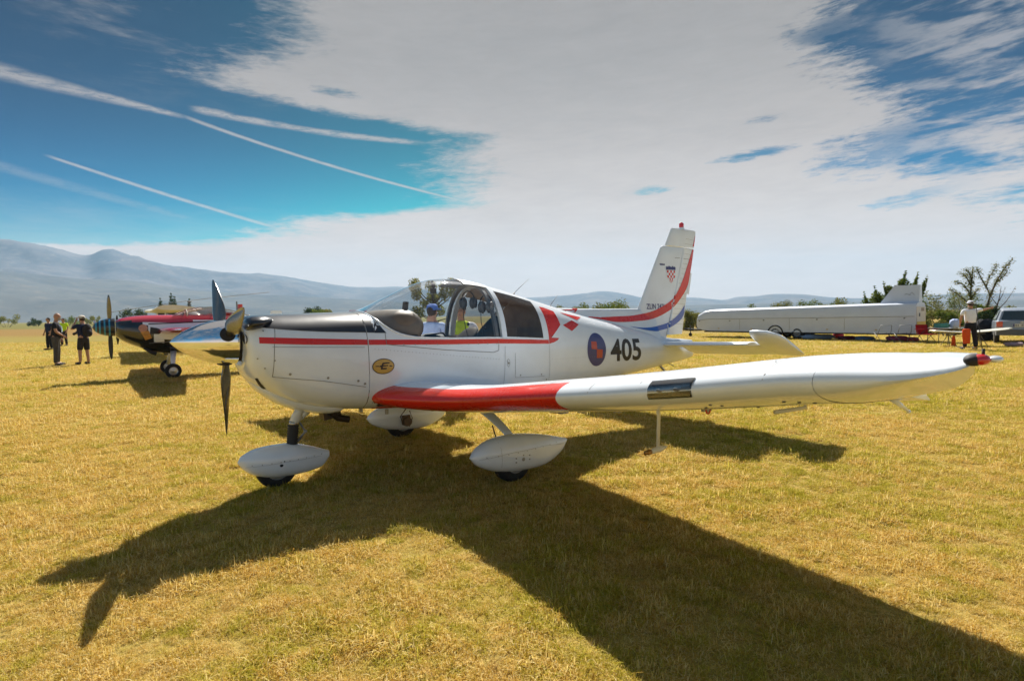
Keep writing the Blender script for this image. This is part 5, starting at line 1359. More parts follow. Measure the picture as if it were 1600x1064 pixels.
# ================================================================ HIGH WING AIRCRAFT AND HELICOPTER BEHIND IT
bx, by = -15.1, 24.6
hw_ = empty('high_wing_aircraft', (bx, by, 0), R(180 + 36), 'cream high wing light aircraft with struts, parked behind the black and red one', 'aircraft')
cream = pmat('cream_fabric', (.72, .66, .52), .4, var=.08); 
rings = []
for y in arange(-4.6, 4.6, 24): rings.append([Vector((p.x, y, p.z)) for p in wing_ring(.85, -.70, 1.90 + .015 * abs(y), .13, R(2), abs(y), .02, n=12)])
v, f = loft(rings, True, True, True); mobj('wing', v, f, cream, hw_, True, angle=50)
BH = [(-4.6, .05, .85, .95, 1.05), (-3.0, .18, .72, .95, 1.25), (-1.6, .34, .62, 1.0, 1.42), (-.6, .45, .60, 1.05, 1.5), (.7, .47, .62, 1.05, 1.5), (1.3, .42, .72, 1.1, 1.42), (1.8, .32, .85, 1.15, 1.35), (1.95, .2, .95, 1.15, 1.28)]
rings = []
for a in arange(-4.6, 1.95, 30):
    w, zb, zm, zt = interp(a, BH); rings.append([Vector((a, w * math.cos(t), zm + ((zt - zm) if math.sin(t) > 0 else (zm - zb)) * math.sin(t))) for t in [6.2832 * q / 20 for q in range(20)]])
v, f = loft(rings, True, True, True); mobj('fuselage', v, f, M['white'], hw_, True)
mb = MB(); mb.box((.05, 0, 1.64), (1.3, .8, .48), taper=.85); mb.build('cabin_glass', M['darkglass'], hw_)
mb = MB()
for s in (1, -1):
    for a in (.6, -.55): mb.tube([(a, s * .40, 1.45), (a, s * .36, 1.9)], .025, 6)
mb.build('cabin_frame', M['white'], hw_)
for s in (1, -1):
    for a in (.45, -.35):
        mb = MB(); mb.tube([(a * .5, s * .42, .75), (a, s * 2.4, 1.92)], .022, 6); mb.build('wing_strut', M['white'], hw_, True)
    wheel(hw_, (.3, s * .9, .2), .2, .12); mb = MB(); mb.tube([(.25, s * .3, .65), (.3, s * .85, .22)], .03, 6); mb.build('gear_leg', M['white'], hw_, True)
mb = MB(); mb.box((-4.35, 0, 1.45), (.8, .05, .9), taper=.6); mb.build('fin', M['white'], hw_)
mb = MB(); mb.box((-4.3, 0, 1.08), (.7, 2.4, .05)); mb.build('tailplane', M['white'], hw_)
mb = MB(); mb.lathe((1.95, 0, 1.12), (1, 0, 0), [(0, .18), (.12, .15), (.25, .03)], 14); mb.build('spinner', M['white'], hw_, True)
for q in (1, -1):
    mb = MB(); mb.tube([(2.02, .1 * q, 1.12 + .05 * q), (2.02, .35 * q, 1.12 + .35 * q), (2.02, .55 * q, 1.12 + .62 * q)], [.03, .06, .02], 8, flat=(1, .3)); mb.build('propeller_blade', M['dark'], hw_, True)
hx, hy = pos(298, 38)
hel = empty('helicopter', (hx, hy, 0), R(150), 'small light helicopter with long two blade rotor, farthest of the parked aircraft at the left', 'helicopter')
mb = MB(); mb.ell((.2, 0, 1.35), (1.5, .75, .82), 20, 14); mb.build('cabin', M['white'], hel, True)
mb = MB(); mb.ell((.75, 0, 1.42), (1.05, .70, .70), 18, 12); mb.build('windscreen', M['carglass'], hel, True)
mb = MB(); mb.tube([(-.9, 0, 1.6), (-3, 0, 1.75), (-5.6, 0, 1.9)], [.25, .14, .08], 10); tb = mb.build('tail_boom', M['red'], hel, True)
mb = MB(); mb.box((-5.6, 0, 1.9), (.45, .04, 1.1)); mb.build('tail_fin', M['red'], hel)
for q in (0, 1): 
    mb = MB(); mb.box((-5.45, .12, 1.9 + (.38 if q else -.38)), (.10, .02, .72)); mb.build('tail_rotor_blade', M['grey'], hel)
mb = MB(); mb.tube([(0, 0, 2.0), (0, 0, 2.72)], [.12, .05], 10); mb.lathe((0, 0, 2.7), (0, 0, 1), [(0, .12), (.08, .14), (.12, 0)], 14); mast = mb.build('rotor_mast', M['grey'], hel, True, 30)
ra_ = math.atan2(1.0, 3.4)   # rotor lies across the view
for s, droop in ((1, 1), (-1, 1)):
    d = Matrix.Rotation(-R(150), 3, 'Z') @ Vector((s, .06 * s, 0)); sd_ = d.cross(Vector((0, 0, 1)))
    rows = []
    for i in range(12):
        r = .15 + 5.2 * i / 11; c = Vector((0, 0, 2.82 + (.105 if s > 0 else -.13) * r - .002 * r * r)) + d * r
        rows.append([c + sd_ * .10, c + Vector((0, 0, .015)), c - sd_ * .10, c - Vector((0, 0, .015))])
    v, f = loft(rows, True, True, True); mobj('rotor_blade', v, f, M['grey'], hel, False)
for s in (1, -1):
    mb = MB(); mb.tube([(1.5, s * .9, .18), (1.2, s * .9, .05), (-1.3, s * .9, .05)], .04, 8); mb.tube([(.7, s * .9, .06), (.6, s * .5, .75)], .03, 6); mb.tube([(-.7, s * .9, .06), (-.6, s * .5, .75)], .03, 6); mb.build('skid', M['grey'], hel, True)

# ================================================================ GLIDER TRAILER
F0, R0 = Vector((11.4, 34.4, 0)), Vector((18.9, 25.8, 0))
axv = (R0 - F0); TL = axv.length; ang = math.atan2(axv.y, axv.x)
tr = empty('glider_trailer', F0, ang, 'long white closed glider trailer with fin box on its rear roof', 'trailer')
# local: x from the hitch to the rear, y away from the camera
rings = []
TW = 1.7
for (x_, zb, zt, ins) in ((0, .72, 1.25, .25), (.12, .55, 1.42, .12), (.55, .44, 1.62, .03), (1.0, .40, 1.68, 0), (TL * .5, .38, 1.76, 0), (TL, .38, 1.86, 0)):
    w = TW - 2 * ins; y0 = ins; hC = zt - zb; e = .14
    rings.append([Vector((x_, y0, zb)), Vector((x_, y0, zb + hC * .55)), Vector((x_, y0, zb + hC * .575)), Vector((x_, y0 + .02, zt - e * 1.6)), Vector((x_, y0 + .10, zt - e * .6)), Vector((x_, y0 + .25, zt - .02)), Vector((x_, y0 + w / 2, zt + .02)), Vector((x_, y0 + w - .25, zt - .02)), Vector((x_, y0 + w - .10, zt - e * .6)), Vector((x_, y0 + w - .02, zt - e * 1.6)), Vector((x_, y0 + w, zb + hC * .55)), Vector((x_, y0 + w, zb))])
v, f = loft(rings, True, True, True); tb_ = mobj('trailer_shell', v, f, pmat('trailer_white', (.56, .60, .69), .35, coat=.3, var=.06, vs=1.5), tr, True, angle=35)
mb = MB(); 
mb.tube([(.1, -.006, 1.04), (1.0, -.008, 1.105), (TL * .5, -.008, 1.14), (TL - .05, -.008, 1.195)], .010, 6); mb.build('lid_seam', M['seam'], tb_)
for q in (.35, 2.3, 4.3, 7.1, TL - .45):
    mb = MB(); mb.box((q, -.02, .98 + .012 * q), (.07, .03, .05)); mb.build('latch', M['grey'], tb_)
for q in (2.9, 5.7, 8.4):
    mb = MB(); mb.box((q, -.004, .80), (.012, .008, .62)); mb.build('panel_joint', M['rivet'], tb_)
for q in (1.6, 3.6, 7.6, 9.8):
    mb = MB(); mb.box((q, -.012, .55), (.09, .02, .04)); mb.build('side_reflector', M['gold'], tb_)
mb = MB(); mb.box((TL * .5 + .3, .6, .35), (TL - .6, 1.0, .08)); mb.build('chassis_rail', M['dark'], tr)
mb = MB()
z0 = 1.85
mb.add([(TL - 1.62, .55, z0 - .03), (TL - .02, .55, z0 - .0), (TL - .02, 1.15, z0), (TL - 1.62, 1.15, z0 - .03), (TL - 1.05, .68, z0 + .84), (TL - .02, .68, z0 + .84), (TL - .02, 1.02, z0 + .84), (TL - 1.05, 1.02, z0 + .84)], [(3, 2, 1, 0), (4, 5, 6, 7), (0, 1, 5, 4), (1, 2, 6, 5), (2, 3, 7, 6), (3, 0, 4, 7)])
fb = mb.build('fin_box', tb_.data.materials[0], tr)
mb = MB()
for (x0, xm, x1, hh) in ((-.62, -.55, -.30, .10), (-.45, -.32, -.18, .16)): mb.tube([(TL + x0, .615, z0 + .33), (TL + xm, .60, z0 + .33 + hh), (TL + x1, .615, z0 + .33)], .008, 5)
mb.build('mountain_logo', M['grey'], fb)
mb = MB(); mb.box((TL + .012, TW / 2, 1.05), (.02, TW - .1, 1.20)); rp = mb.build('rear_door', pmat('trailer_cream', (.62, .55, .47), .5, var=.08), tr)
mb = MB(); mb.box((TL + .028, TW / 2, .86), (.012, TW - .14, .17)); mb.build('marker_board', pmat('marker_yellow', (.62, .38, .03), .5), rp)
mb = MB(); mb.box((TL + .028, TW * .3, 1.27), (.012, .16, .16)); mb.build('door_emblem', M['dark'], rp)
mb = MB(); mb.box((TL + .028, TW * .62, 1.52), (.01, .5, .16)); mb.build('door_vent', M['tan'], rp)
mb = MB(); mb.box((TL + .035, TW - .2, .55), (.02, .22, .10)); mb.box((TL + .035, .2, .55), (.02, .22, .10)); mb.build('tail_lamp', M['redlens'], rp)
for q in (4.95, 6.1):
    for yy in (.10, TW - .10):
        t_ = wheel(tr, (q, yy, .32), .32, .2); t_.children[0].data.materials[0] = M['grey']
for q in (4.95, 6.1):
    mb = MB(); mb.tube([(q + .40 * math.cos(t), -.02, .33 + .40 * math.sin(t)) for t in arange(0.1, math.pi - .1, 11)], .035, 6); mb.build('mudguard', M['dark'], tr, True) if q < 5.5 else None
mb = MB(); mb.tube([(.5, TW / 2, .42), (-1.1, TW / 2, .46)], .05, 8); mb.box((-1.15, TW / 2, .48), (.22, .08, .12)); mb.build('drawbar', M['dark'], tr)
mb = MB(); mb.tube([(-.75, TW / 2 - .08, .7), (-.75, TW / 2 - .08, .12)], .03, 8); jw = mb.build('jockey_wheel', M['dark'], tr, True); mb = MB(); mb.lathe((-.75, TW / 2 - .12, .11), (0, 1, 0), [(0, 0), (0, .11), (.07, .11), (.07, 0)], 14); mb.build('wheel', M['rubber'], jw, True, 30)

# ================================================================ FOLDING CHAIRS, TABLE, GLIDER WING ON STANDS, ODDMENTS
def frame_chair(px, D, rot, label, w=.62, h=.80):
    x, y = pos(px, D); r = empty('folding_chair', (x, y, 0), rot, label, 'chair', 'folding chairs by the trailer')
    tube_ = M['grey']
    mb = MB(); mb.tube([(-w / 2, .22, 0), (-w / 2, -.05, h * .62), (-w / 2 + .03, -.12, h), (w / 2 - .03, -.12, h), (w / 2, -.05, h * .62), (w / 2, .22, 0)], .013, 8); mb.build('frame', tube_, r, True)
    for s in (-1, 1):
        mb = MB(); mb.tube([(s * w / 2, -.30, 0), (s * w / 2, .26, .46)], .012, 8); mb.build('leg', tube_, r, True)
    mb = MB(); mb.box((0, .08, .42), (w - .04, .36, .012)); mb.build('seat', cloth('chair_mesh', (.12, .12, .12)), r)
frame_chair(1382, 25.9, .1, 'grey tube folding chair frame before the trailer, left one of two')
frame_chair(1413, 25.5, .05, 'grey tube folding chair frame before the trailer, right one of two')
x, y = pos(1446, 24.9); rc = empty('camping_chair', (x, y, 0), .2, 'red canvas camping chair beside the trailer rear', 'chair')
redc = cloth('red_canvas', (.35, .008, .012))
mb = MB(); mb.box((0, .16, .62), (.60, .04, .42), Euler((-.18, 0, 0)).to_matrix()); mb.build('backrest', redc, rc)
mb = MB(); mb.box((0, -.1, .40), (.58, .48, .05)); mb.build('seat', redc, rc)
for s in (-1, 1):
    mb = MB(); mb.box((s * .33, -.05, .62), (.07, .48, .03)); mb.build('armrest', redc, rc)
    for (a, b) in (((s * .32, -.3, 0), (s * .28, .25, .60)), ((s * .30, .28, 0), (s * .32, -.28, .62))):
        mb = MB(); mb.tube([a, b], .012, 6); mb.build('leg', M['dark'], rc, True)
# glider wing panel across trestles
xa, ya = pos(1457, 22.6); xb, yb = pos(1577, 22.2)
wgA, wgB = Vector((xa, ya, 0)), Vector((xb, yb, 0)); d = wgB - wgA; WL = d.length
gw = empty('glider_wing', wgA, math.atan2(d.y, d.x), 'thin cream wing panel resting across stands before the car, tips curving up', 'wing panel')
rings = []
for i in range(24):
    u = i / 23; zz = .56 + .16 * abs(u - .42) ** 1.6 * 2.0 + .02 * u; c = .42 if .06 < u < .94 else .22
    rings.append([Vector((u * WL, c * math.cos(t), zz + .035 * math.sin(t))) for t in [6.2832 * q / 14 for q in range(14)]])
v, f = loft(rings, True, True, True); mobj('wing_skin', v, f, pmat('gelcoat_cream', (.72, .70, .60), .3, coat=.4), gw, True)
for q in (.22, .62):
    x = xa + d.x * q; y = ya + d.y * q; t_ = empty('trestle', (x, y, 0), math.atan2(d.y, d.x), 'low metal trestle under the %s half of the cream wing panel' % ('left' if q < .5 else 'right'), 'trestle', 'trestles under the wing panel')
    for s in (-1, 1):
        mb = MB(); mb.tube([(s * .14, -.3, 0), (0, 0, .5), (s * .14, .3, 0)], .014, 6); mb.build('leg', M['grey'], t_, True)
    mb = MB(); mb.tube([(0, -.35, .52), (0, .35, .52)], .018, 6); mb.build('crossbar', M['grey'], t_, True)
orange = cloth('orange_fabric', (.75, .09, .012), .15)
x, y = pos(1511, 22.0)
x, y = pos(1511, 20.25); 
vv = []; rings = []
for (z, r) in ((.78, .10), (.74, .15), (.5, .145), (.3, .125), (.24, .12)): rings.append([Vector((r * math.cos(t) * (1 + .08 * math.sin(3 * t + z * 9)), .5 * r * math.sin(t), z)) for t in [6.2832 * q / 20 for q in range(20)]])
v, f = loft(rings, True, True, True); ob = mobj('orange_cover', v, f, orange, None, True); ob.location = (x, y, 0); tag(ob, 'bright orange fabric cover hanging at the left leg of the pointing man', 'cover')
mb = MB(); mb.lathe((0, 0, 0), (0, 0, 1), [(0, .07), (.02, .08), (.3, .065), (.42, .04), (.44, 0)], 16); ob = mb.build('orange_bottle', orange, None, True); x, y = pos(1491, 22.3); ob.location = (x, y, 0); tag(ob, 'small orange container standing on the grass left of the pointing man', 'container')
x, y = pos(1480, 25.0); tb2 = empty('camping_table', (x, y, 0), .1, 'camping table with clutter between the red chair and the pointing man', 'table')
mb = MB(); mb.box((0, 0, .66), (1.5, .7, .03)); mb.build('table_top', M['white'], tb2)
for sx in (-1, 1):
    for sy in (-1, 1):
        mb = MB(); mb.tube([(sx * .68, sy * .3, 0), (sx * .64, sy * .28, .65)], .015, 6); mb.build('leg', M['grey'], tb2, True)
def bag(px, D, z, dims, mat, label, cat, name, seed=0):
    rr = random.Random(seed); x, y = pos(px, D); nu, nv = 20, 10; v = []; f = []
    for j in range(nv + 1):
        ph = math.pi * j / nv - math.pi / 2
        for i in range(nu):
            t = 6.2832 * i / nu; k = 1 + .22 * mnoise.noise(Vector((math.cos(t) * 2 + seed, math.sin(t) * 2, ph * 2))) + .1 * mnoise.noise(Vector((math.cos(t) * 6, math.sin(t) * 6 + seed, ph * 6)))
            sg = lambda c, p: math.copysign(abs(c) ** p, c)
            v.append((dims[0] / 2 * sg(math.cos(ph), .5) * sg(math.cos(t), .6) * k, dims[1] / 2 * sg(math.cos(ph), .5) * sg(math.sin(t), .6) * k, dims[2] / 2 + dims[2] / 2 * sg(math.sin(ph), .7) * k))
    for j in range(nv):
        for i in range(nu): f.append((j * nu + i, j * nu + (i + 1) % nu, (j + 1) * nu + (i + 1) % nu, (j + 1) * nu + i))
    o = mobj(name, v, f, mat, None, True); o.location = (x, y, z); tag(o, label, cat); return o
bag(1492, 24.7, .675, (.32, .3, .38), C['paleblue'], 'pale lilac bag standing on the camping table', 'bag', 'bag', 2)
bag(1472, 24.9, .675, (.6, .4, .20), cloth('teal_cloth', (.10, .30, .25)), 'teal cloth bundle on the left of the camping table', 'bundle', 'cloth_bundle', 3)
bag(1278, 29.6, 0, (1.7, .6, .26), cloth('blue_grey_tarp', (.22, .30, .42)), 'long blue grey tarpaulin bundle lying beyond the trailer wheels', 'tarpaulin', 'tarpaulin', 4)
bag(1325, 28.4, 0, (.9, .5, .2), cloth('dark_red_cloth', (.10, .02, .03)), 'dark red bag lying under the middle of the trailer', 'bag', 'bag', 5)
bag(1352, 27.9, 0, (.9, .5, .2), cloth('blue_cloth', (.12, .18, .30)), 'grey blue bundle lying left of the folding chairs', 'bundle', 'cloth_bundle', 6)
bag(1310, 30.0, 0, (.5, .3, .3), cloth('red_cloth', (.35, .03, .05)), 'small bright red bag at the end of the blue grey tarpaulin', 'bag', 'bag', 7)
bag(1403, 27.0, 0, (.9, .5, .24), cloth('pink_cloth', (.50, .08, .20)), 'pink blanket heap between the two grey chairs', 'blanket', 'blanket', 8)
bag(1425, 26.3, 0, (.6, .4, .2), cloth('crimson_cloth', (.35, .04, .06)), 'crimson blanket heap right of the pink one', 'blanket', 'blanket', 9)
bag(1585, 21.9, 0, (.6, .4, .16), cloth('mauve_cloth', (.35, .25, .28)), 'mauve cloth heap on the grass under the silver car', 'cloth heap', 'cloth_bundle', 10)
bag(1540, 25.5, 0, (.8, .5, 1.0), C['black'], 'tall black box-like cover standing left of the silver car', 'cover', 'black_cover', 11)

# ================================================================ SILVER HATCHBACK
x, y = pos(1586, 22.9)
car = empty('parked_car', (x + 0.3, y, 0), R(-38), 'silver grey hatchback parked at the right edge, seen from behind', 'car')
# local: +y forward, rear bumper at y = 0, x to the right
CS = [(0, .42, .80, .76), (.04, .40, .98, .80), (.12, .38, 1.0, .82), (.35, .36, 1.02, .83), (1.4, .34, 1.0, .84), (2.6, .34, .98, .84), (3.3, .36, .86, .82), (3.75, .42, .75, .74), (3.85, .46, .66, .68)]
rings = []
for (yy, zb, zt, w) in CS: rings.append([Vector((-w * .96, yy, zb)), Vector((-w, yy, (zb + zt) / 2)), Vector((-w * .97, yy, zt - .06)), Vector((-w * .90, yy, zt)), Vector((0, yy, zt + .015)), Vector((w * .90, yy, zt)), Vector((w * .97, yy, zt - .06)), Vector((w, yy, (zb + zt) / 2)), Vector((w * .96, yy, zb))])
v, f = loft(rings, True, True, True); mobj('body', v, f, M['silverpaint'], car, True, angle=35)
rings = []
for (yy, z0_, z1_, w0_, w1_) in ((.16, .97, .99, .74, .72), (.36, .98, 1.42, .76, .60), (.52, .99, 1.50, .77, .60), (1.2, .99, 1.54, .78, .60), (1.9, .98, 1.47, .78, .58), (2.65, .96, .98, .76, .70)):
    rings.append([Vector((-w0_, yy, z0_)), Vector((-w1_ - .01, yy, z1_ - .03)), Vector((-w1_ + .06, yy, z1_)), Vector((w1_ - .06, yy, z1_)), Vector((w1_ + .01, yy, z1_ - .03)), Vector((w0_, yy, z0_))])
v, f = loft(rings, True, True, True); cabin = mobj('cabin', v, f, M['silverpaint'], car, True, angle=30)
def quad_on(name, P, mat, parent): return mobj(name, P + [Vector(p) + Vector((0, .02, 0)) for p in P], [(0, 1, 2, 3), (7, 6, 5, 4), (0, 4, 5, 1), (1, 5, 6, 2), (2, 6, 7, 3), (3, 7, 4, 0)], mat, parent, False)
quad_on('rear_window', [Vector((-.64, .168, 1.03)), Vector((.64, .168, 1.03)), Vector((.54, .33, 1.39)), Vector((-.54, .33, 1.39))], pmat('dark_car_window', (.03, .04, .04), .08, coat=.8), cabin)
for s in (-1, 1):
    P = [Vector((s * .79, .55, 1.02)), Vector((s * .79, 2.3, 1.01)), Vector((s * .62, 1.85, 1.42)), Vector((s * .63, .75, 1.44))]
    o = mobj('side_window', P + [p + Vector((s * .012, 0, .004)) for p in P], [(0, 1, 2, 3), (7, 6, 5, 4), (0, 4, 5, 1), (1, 5, 6, 2), (2, 6, 7, 3), (3, 7, 4, 0)], bpy.data.materials['dark_car_window'], cabin, False)
    mb = MB(); mb.box((s * .70, .015, .84), (.20, .09, .22)); mb.build('tail_lamp', pmat('tail_lamp_red', (.55, .05, .02), .2, coat=.8), car)
    for yy in (.75, 3.15):
        c = Vector((s * .74, yy, .30)); mb = MB(); mb.lathe(c + Vector((-.09, 0, 0)), (1, 0, 0), [(0, 0), (0, .24), (.03, .30), (.15, .30), (.18, .24), (.18, 0)], 22); w_ = mb.build('wheel', M['rubber'], car, True, 40)
        mb = MB(); mb.lathe(c + Vector((s * .095, 0, 0)), (s, 0, 0), [(0, .19), (.006, .17), (.0, .0)], 16); mb.build('hubcap', M['metal'], w_, True)
mb = MB(); mb.box((0, .0, .50), (1.60, .16, .24)); mb.build('bumper', pmat('dark_bumper', (.09, .095, .10), .5), car)
mb = MB(); mb.box((0, -.015, .80), (.56, .02, .13)); np_ = mb.build('number_plate', pmat('plate_white', (.60, .58, .52), .4), car)
mb = MB(); mb.box((-.25, -.028, .80), (.05, .006, .12)); mb.build('plate_band', M['navy'], np_)
mb = MB()
for i in range(7):
    if i in (2,): continue
    mb.box((-.18 + i * .062, -.028, .80), (.034, .005, .075))
mb.build('plate_characters', M['grey'], np_)
mb = MB(); mb.tube([(0, .12, 1.06), (.28, .19, 1.12)], .008, 5); mb.build('wiper', M['dark'], car)
mb = MB(); mb.box((0, -.02, .93), (.10, .02, .06)); mb.build('car_emblem', M['metal'], car)

# ================================================================ TREES AND SHRUBS
rr = random.Random(11)
x, y = pos(678, 58)
plant('round_tree', x, y, blob(rr, 4.4, 5.5, 18, 1.6, (.16, .24)), 4200, .12, 'olive', 'loose green tree seen through the windscreen of the white aircraft', 'tree', trunk=(4.1, .16), seed=2)
x, y = pos(1400, 37.5)
sh = [(-1.9, 0, 1.9, .45), (-1.6, .2, 1.2, .6), (-1.3, 0, 2.4, .38), (-.9, .2, 2.0, .5), (-.6, -.1, 2.9, .28), (-.3, 0, 1.8, .6), (.2, .2, 2.8, .40), (.45, 0, 3.3, .35), (.55, .1, 3.9, .16), (1.1, 0, 3.0, .3), (1.4, .1, 3.8, .14), (1.2, 0, 3.4, .16), (1.75, 0, 3.2, .18), (1.95, 0, 3.6, .12), (.9, .2, 2.0, .7), (1.6, .1, 1.6, .6), (-2.2, 0, 1.0, .5), (-.75, 0, 3.2, .12), (-1.35, 0, 2.9, .14), (-2.05, 0, 2.5, .14)]
sh = [q for c in sh for q in ([(c[0] + (i - 3) * .035 * (1 if c[0] > -.5 else -1), c[1], c[2] - .75 + .14 * i, c[3] * (1.1 - .11 * i)) for i in range(8)] if c[3] < .25 else [c])]
plant('leafy_shrub', x, y, sh, 9000, .085, 'green', 'tall leafy shrub with upright shoots behind the trailer fin box', 'shrub', seed=3)
# the sparse tree at the right: limbs first, leaves clustered along them
def sparse_tree(x, y, limbs, label, seed, nleaf, size, mat='olive', base=.09):
    rr = random.Random(seed); root = empty('sparse_tree', (x, y, 0), 0, label, 'tree')
    tb = MB(); L0 = limbs[0]; tb.tube(L0, [base * (1 - .75 * i / (len(L0) - 1)) for i in range(len(L0))], 7); tb.build('trunk', M['bark'], root, True)
    V_, F_ = [], []
    for L in limbs[1:]:
        mb = MB(); mb.tube(L, [base * .5 * (1 - .8 * i / (len(L) - 1)) for i in range(len(L))], 6); mb.build('limb', M['bark'], root, True)
    for L in limbs:
        for i in range(1, len(L)):
            a, b = Vector(L[i - 1]), Vector(L[i])
            for _ in range(int(nleaf * 4 * (b - a).length * (.4 + .6 * i / len(L)))):
                p = a.lerp(b, rr.random()) + Vector((rr.gauss(0, .10), rr.gauss(0, .10), rr.gauss(0, .09)))
                q = Vector((rr.gauss(0, 1), rr.gauss(0, 1), rr.gauss(0, 1))).normalized(); w = q.orthogonal().normalized(); s = size * rr.uniform(.5, 1.4); k = len(V_)
                V_ += [p - q * s, p + w * s * .5, p + q * s, p - w * s * .5]; F_.append((k, k + 1, k + 2, k + 3))
    mobj('crown', V_, F_, LF[mat], root, False); return root
x, y = pos(1517, 37)
sparse_tree(x, y, [[(0, 0, 0), (.0, 0, 1.6), (-.05, 0, 2.4), (.0, 0, 3.4), (.05, 0, 4.2)], [(-.05, 0, 1.7), (-.5, 0, 2.2), (-1.0, .1, 2.6), (-1.35, .1, 2.9)], [(-.02, 0, 2.4), (-.5, 0, 3.1), (-1.0, 0, 3.3), (-1.2, 0, 3.25)], [(0, 0, 3.0), (-.4, 0, 3.7), (-.8, 0, 3.9)], [(0, 0, 2.2), (.35, 0, 2.7), (.6, .1, 2.9)], [(.02, 0, 3.3), (-.2, 0, 4.0), (-.5, 0, 4.15)]], 'sparse leafy tree behind the head of the pointing man', 5, 75, .06)
x, y = pos(1545, 37)
sparse_tree(x, y, [[(-.3, 0, 0), (-.15, 0, 1.5), (.1, 0, 2.5), (.5, 0, 3.4), (1.0, 0, 4.2), (1.5, 0, 4.8)], [(.05, 0, 2.4), (-.2, 0, 3.0), (-.1, 0, 3.5), (.3, 0, 4.1), (.45, 0, 4.5)], [(-.2, 0, 2.9), (-.6, 0, 3.6), (-.9, 0, 4.2), (-.7, .1, 4.0)], [(.5, 0, 3.3), (1.0, 0, 3.7), (1.2, 0, 4.1)]], 'forked thin tree reaching up to the right over the silver car', 6, 62, .06)
x, y = pos(1556, 35)
sparse_tree(x, y, [[(-.2, 0, 0), (0, 0, 1.4), (.2, 0, 2.2), (.3, 0, 2.9)], [(0, 0, 1.3), (.6, 0, 1.9), (1.0, 0, 2.5), (1.15, 0, 2.8)], [(.1, 0, 1.7), (-.3, 0, 2.2), (-.6, 0, 2.7)], [(.2, 0, 2.0), (.5, .1, 2.4), (.55, 0, 2.9)]], 'low nearly bare thin tree between the pointing man and the car', 8, 14, .04, 'dry', .05)
# hedge of weeds and bushes behind trailer, man and car
def bush(px, D, w, h, n, mat, label, cat='bush', name='bush', seed=0, size=.07, group=None, num=9):
    rr = random.Random(seed * 7 + 1); x, y = pos(px, D); return plant(name, x, y, blob(rr, w, h, num, h * .12, (.3, .5)), n, size, mat, label, cat, group, seed=seed)
k = 0
for (px, D, w, h, mt, lb) in ((1462, 34, 2.6, 1.15, 'olive', 'olive weed clump just right of the trailer rear'), (1478, 31, 1.8, .75, 'dry', 'dry brown weed clump behind the camping table'), (1490, 36, 2.6, 1.35, 'green', 'green bush left of the pointing man, behind the table'),
        (1535, 33, 1.6, 1.45, 'dark', 'dark green bush right behind the pointing man'), (1553, 36, 2.2, 1.65, 'green', 'green bush under the pointing arm'), (1578, 40, 3.0, 1.8, 'olive', 'olive bush above the roof of the silver car'), (1470, 45, 3.6, 1.6, 'olive', 'broad olive hedge farther right of the trailer'), (1508, 44, 3.4, 1.5, 'dry', 'broad dry bush behind the pointing man'),
        (1610, 34, 3, 1.6, 'dark', 'dark bush at the right edge behind the silver car')):
    k += 1; bush(px, D, w, h, 3600, mt, lb, seed=k, size=.075)
for i, (px, D, h) in enumerate(((1072, 47, 1.7), (1083, 47, 1.55), (1093, 48, 1.4))):
    bush(px, D, 1.1, h, 1800, 'olive', ('tall olive reeds right against the rudder', 'olive reeds between rudder and trailer', 'low olive reeds by the trailer hitch')[i], 'reeds', 'reeds', seed=30 + i, size=.06)
# far hedges along the edge of the field
far = [(12, 170, 6, 3.6), (60, 185, 5, 3.0), (115, 180, 7, 3.6), (150, 200, 6, 3.2), (207, 110, 3.4, 3.7), (352, 150, 5, 2.6), (470, 120, 3, 2.6), (490, 118, 2.4, 3.6), (500, 110, 2.2, 3.2), (512, 112, 2.0, 3.0), (455, 150, 5, 2.6), (535, 150, 5, 2.8), (560, 140, 4, 2.4), (860, 60, 2.2, 2.3), (877, 62, 2.6, 2.4), (893, 64, 2.2, 2.3), (908, 62, 2.0, 2.4), (928, 60, 2.4, 2.5), (944, 58, 1.8, 2.7), (958, 57, 2.2, 3.1), (972, 60, 1.6, 2.7), (1180, 62, 2.6, 2.35), (1222, 60, 2.0, 2.5), (1255, 58, 2.4, 2.7), (1285, 60, 2.2, 2.3), (1318, 55, 2.4, 2.5), (1338, 50, 2.6, 2.6), (1462, 95, 4, 4.6), (1490, 90, 4.5, 4.2), (1505, 100, 4, 4.4), (1380, 62, 3, 2.6)]
words = ['rounded', 'broad', 'pale', 'dense', 'scruffy', 'low', 'olive']
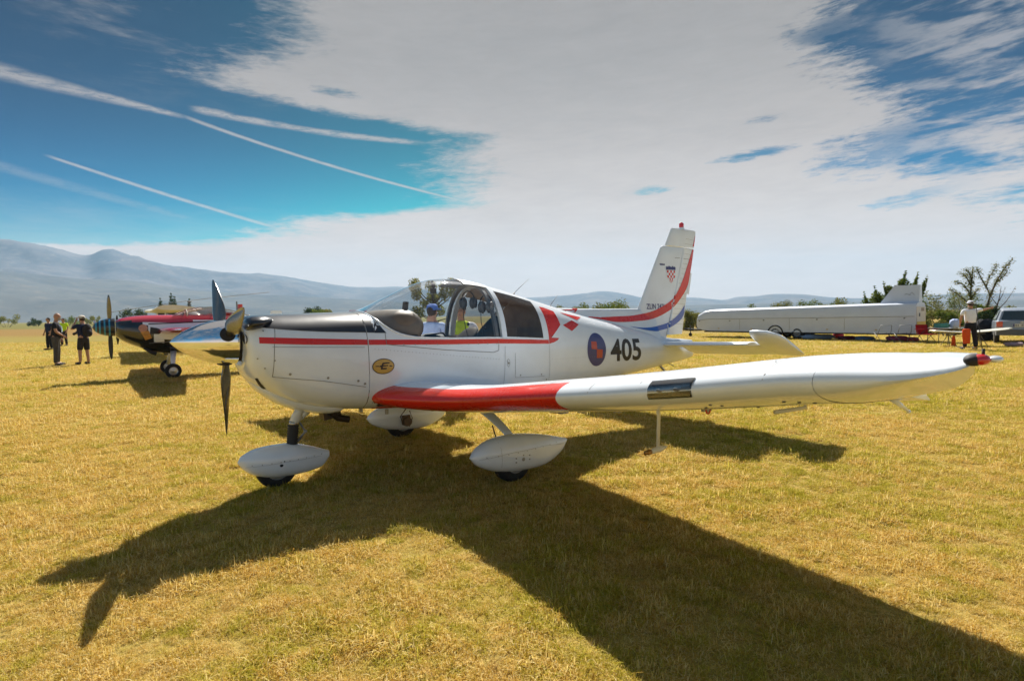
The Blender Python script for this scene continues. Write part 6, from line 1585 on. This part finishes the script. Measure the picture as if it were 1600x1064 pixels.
def where(px):
    if px < 180: return 'on the left skyline, %s' % ('at the photo edge' if px < 30 else 'above the bald man\'s left' if px < 80 else 'above the person in the cream cap' if px < 130 else 'left of the striped spinner')
    if px < 300: return 'behind the black and red aircraft nose'
    if px < 440: return 'just beyond the near propeller'
    return None
names_ = {455: 'above the front of the black cowling', 470: 'above the cowling, second from the left', 490: 'standing tallest above the middle of the cowling', 500: 'just right of the tallest bush above the cowling', 512: 'third of the bushes above the middle of the cowling', 535: 'above the rear of the cowling', 560: 'at the foot of the windscreen', 860: 'right of the red flame marking', 877: 'above the red and white checks', 893: 'above the dorsal fin front', 908: 'above the dorsal fin, left of the middle', 928: 'above the middle of the dorsal fin', 944: 'left of the tallest hedge bush by the fin', 958: 'tallest of the hedge bushes left of the fin', 972: 'closest to the fin leading edge', 1180: 'above the trailer front', 1222: 'above the trailer wheels', 1255: 'above the trailer just right of its wheels', 1285: 'above the middle of the trailer', 1318: 'above the trailer left of the leafy shrub', 1338: 'touching the left side of the leafy shrub', 1380: 'below the leafy shrub behind the trailer', 1462: 'far off right of the fin box', 1490: 'far off just left of the pointing man', 1505: 'far off behind the pointing man\'s hat'}
for i, (px, D, w, h) in enumerate(far):
    loc = where(px) or names_[px]; mt = ('olive', 'dark', 'green')[i % 3] if D > 90 else ('olive', 'green')[i % 2]
    bush(px, D, w, h, 1100 if D > 90 else 1800, mt, '%s %s bush %s' % ('distant' if D > 90 else 'hedge', ['round', 'ragged', 'leafy'][i % 3], loc), seed=50 + i, size=.17 if D > 90 else .09, group='bushes along the field edge', num=8)
for i, (px, D, h) in enumerate(((253, 150, 7.6), (270, 150, 9.0), (275, 152, 8.2), (298, 150, 7.4))):
    x, y = pos(px, D); cl_ = [(0, 0, h * (.15 + .8 * q / 9), h * .10 * (1.1 - (q / 9) ** 2 * .8)) for q in range(10)]
    plant('poplar_tree', x, y, cl_, 1100, .2, 'dark', ('dark pointed tree left of the cream high wing, shortest of that row', 'tallest dark poplar above the cream wing', 'dark poplar touching the tallest one on its right', 'dark pointed tree under the helicopter rotor hub')[i], 'tree', 'dark trees on the left skyline', trunk=(h * .8, .2), seed=90 + i)
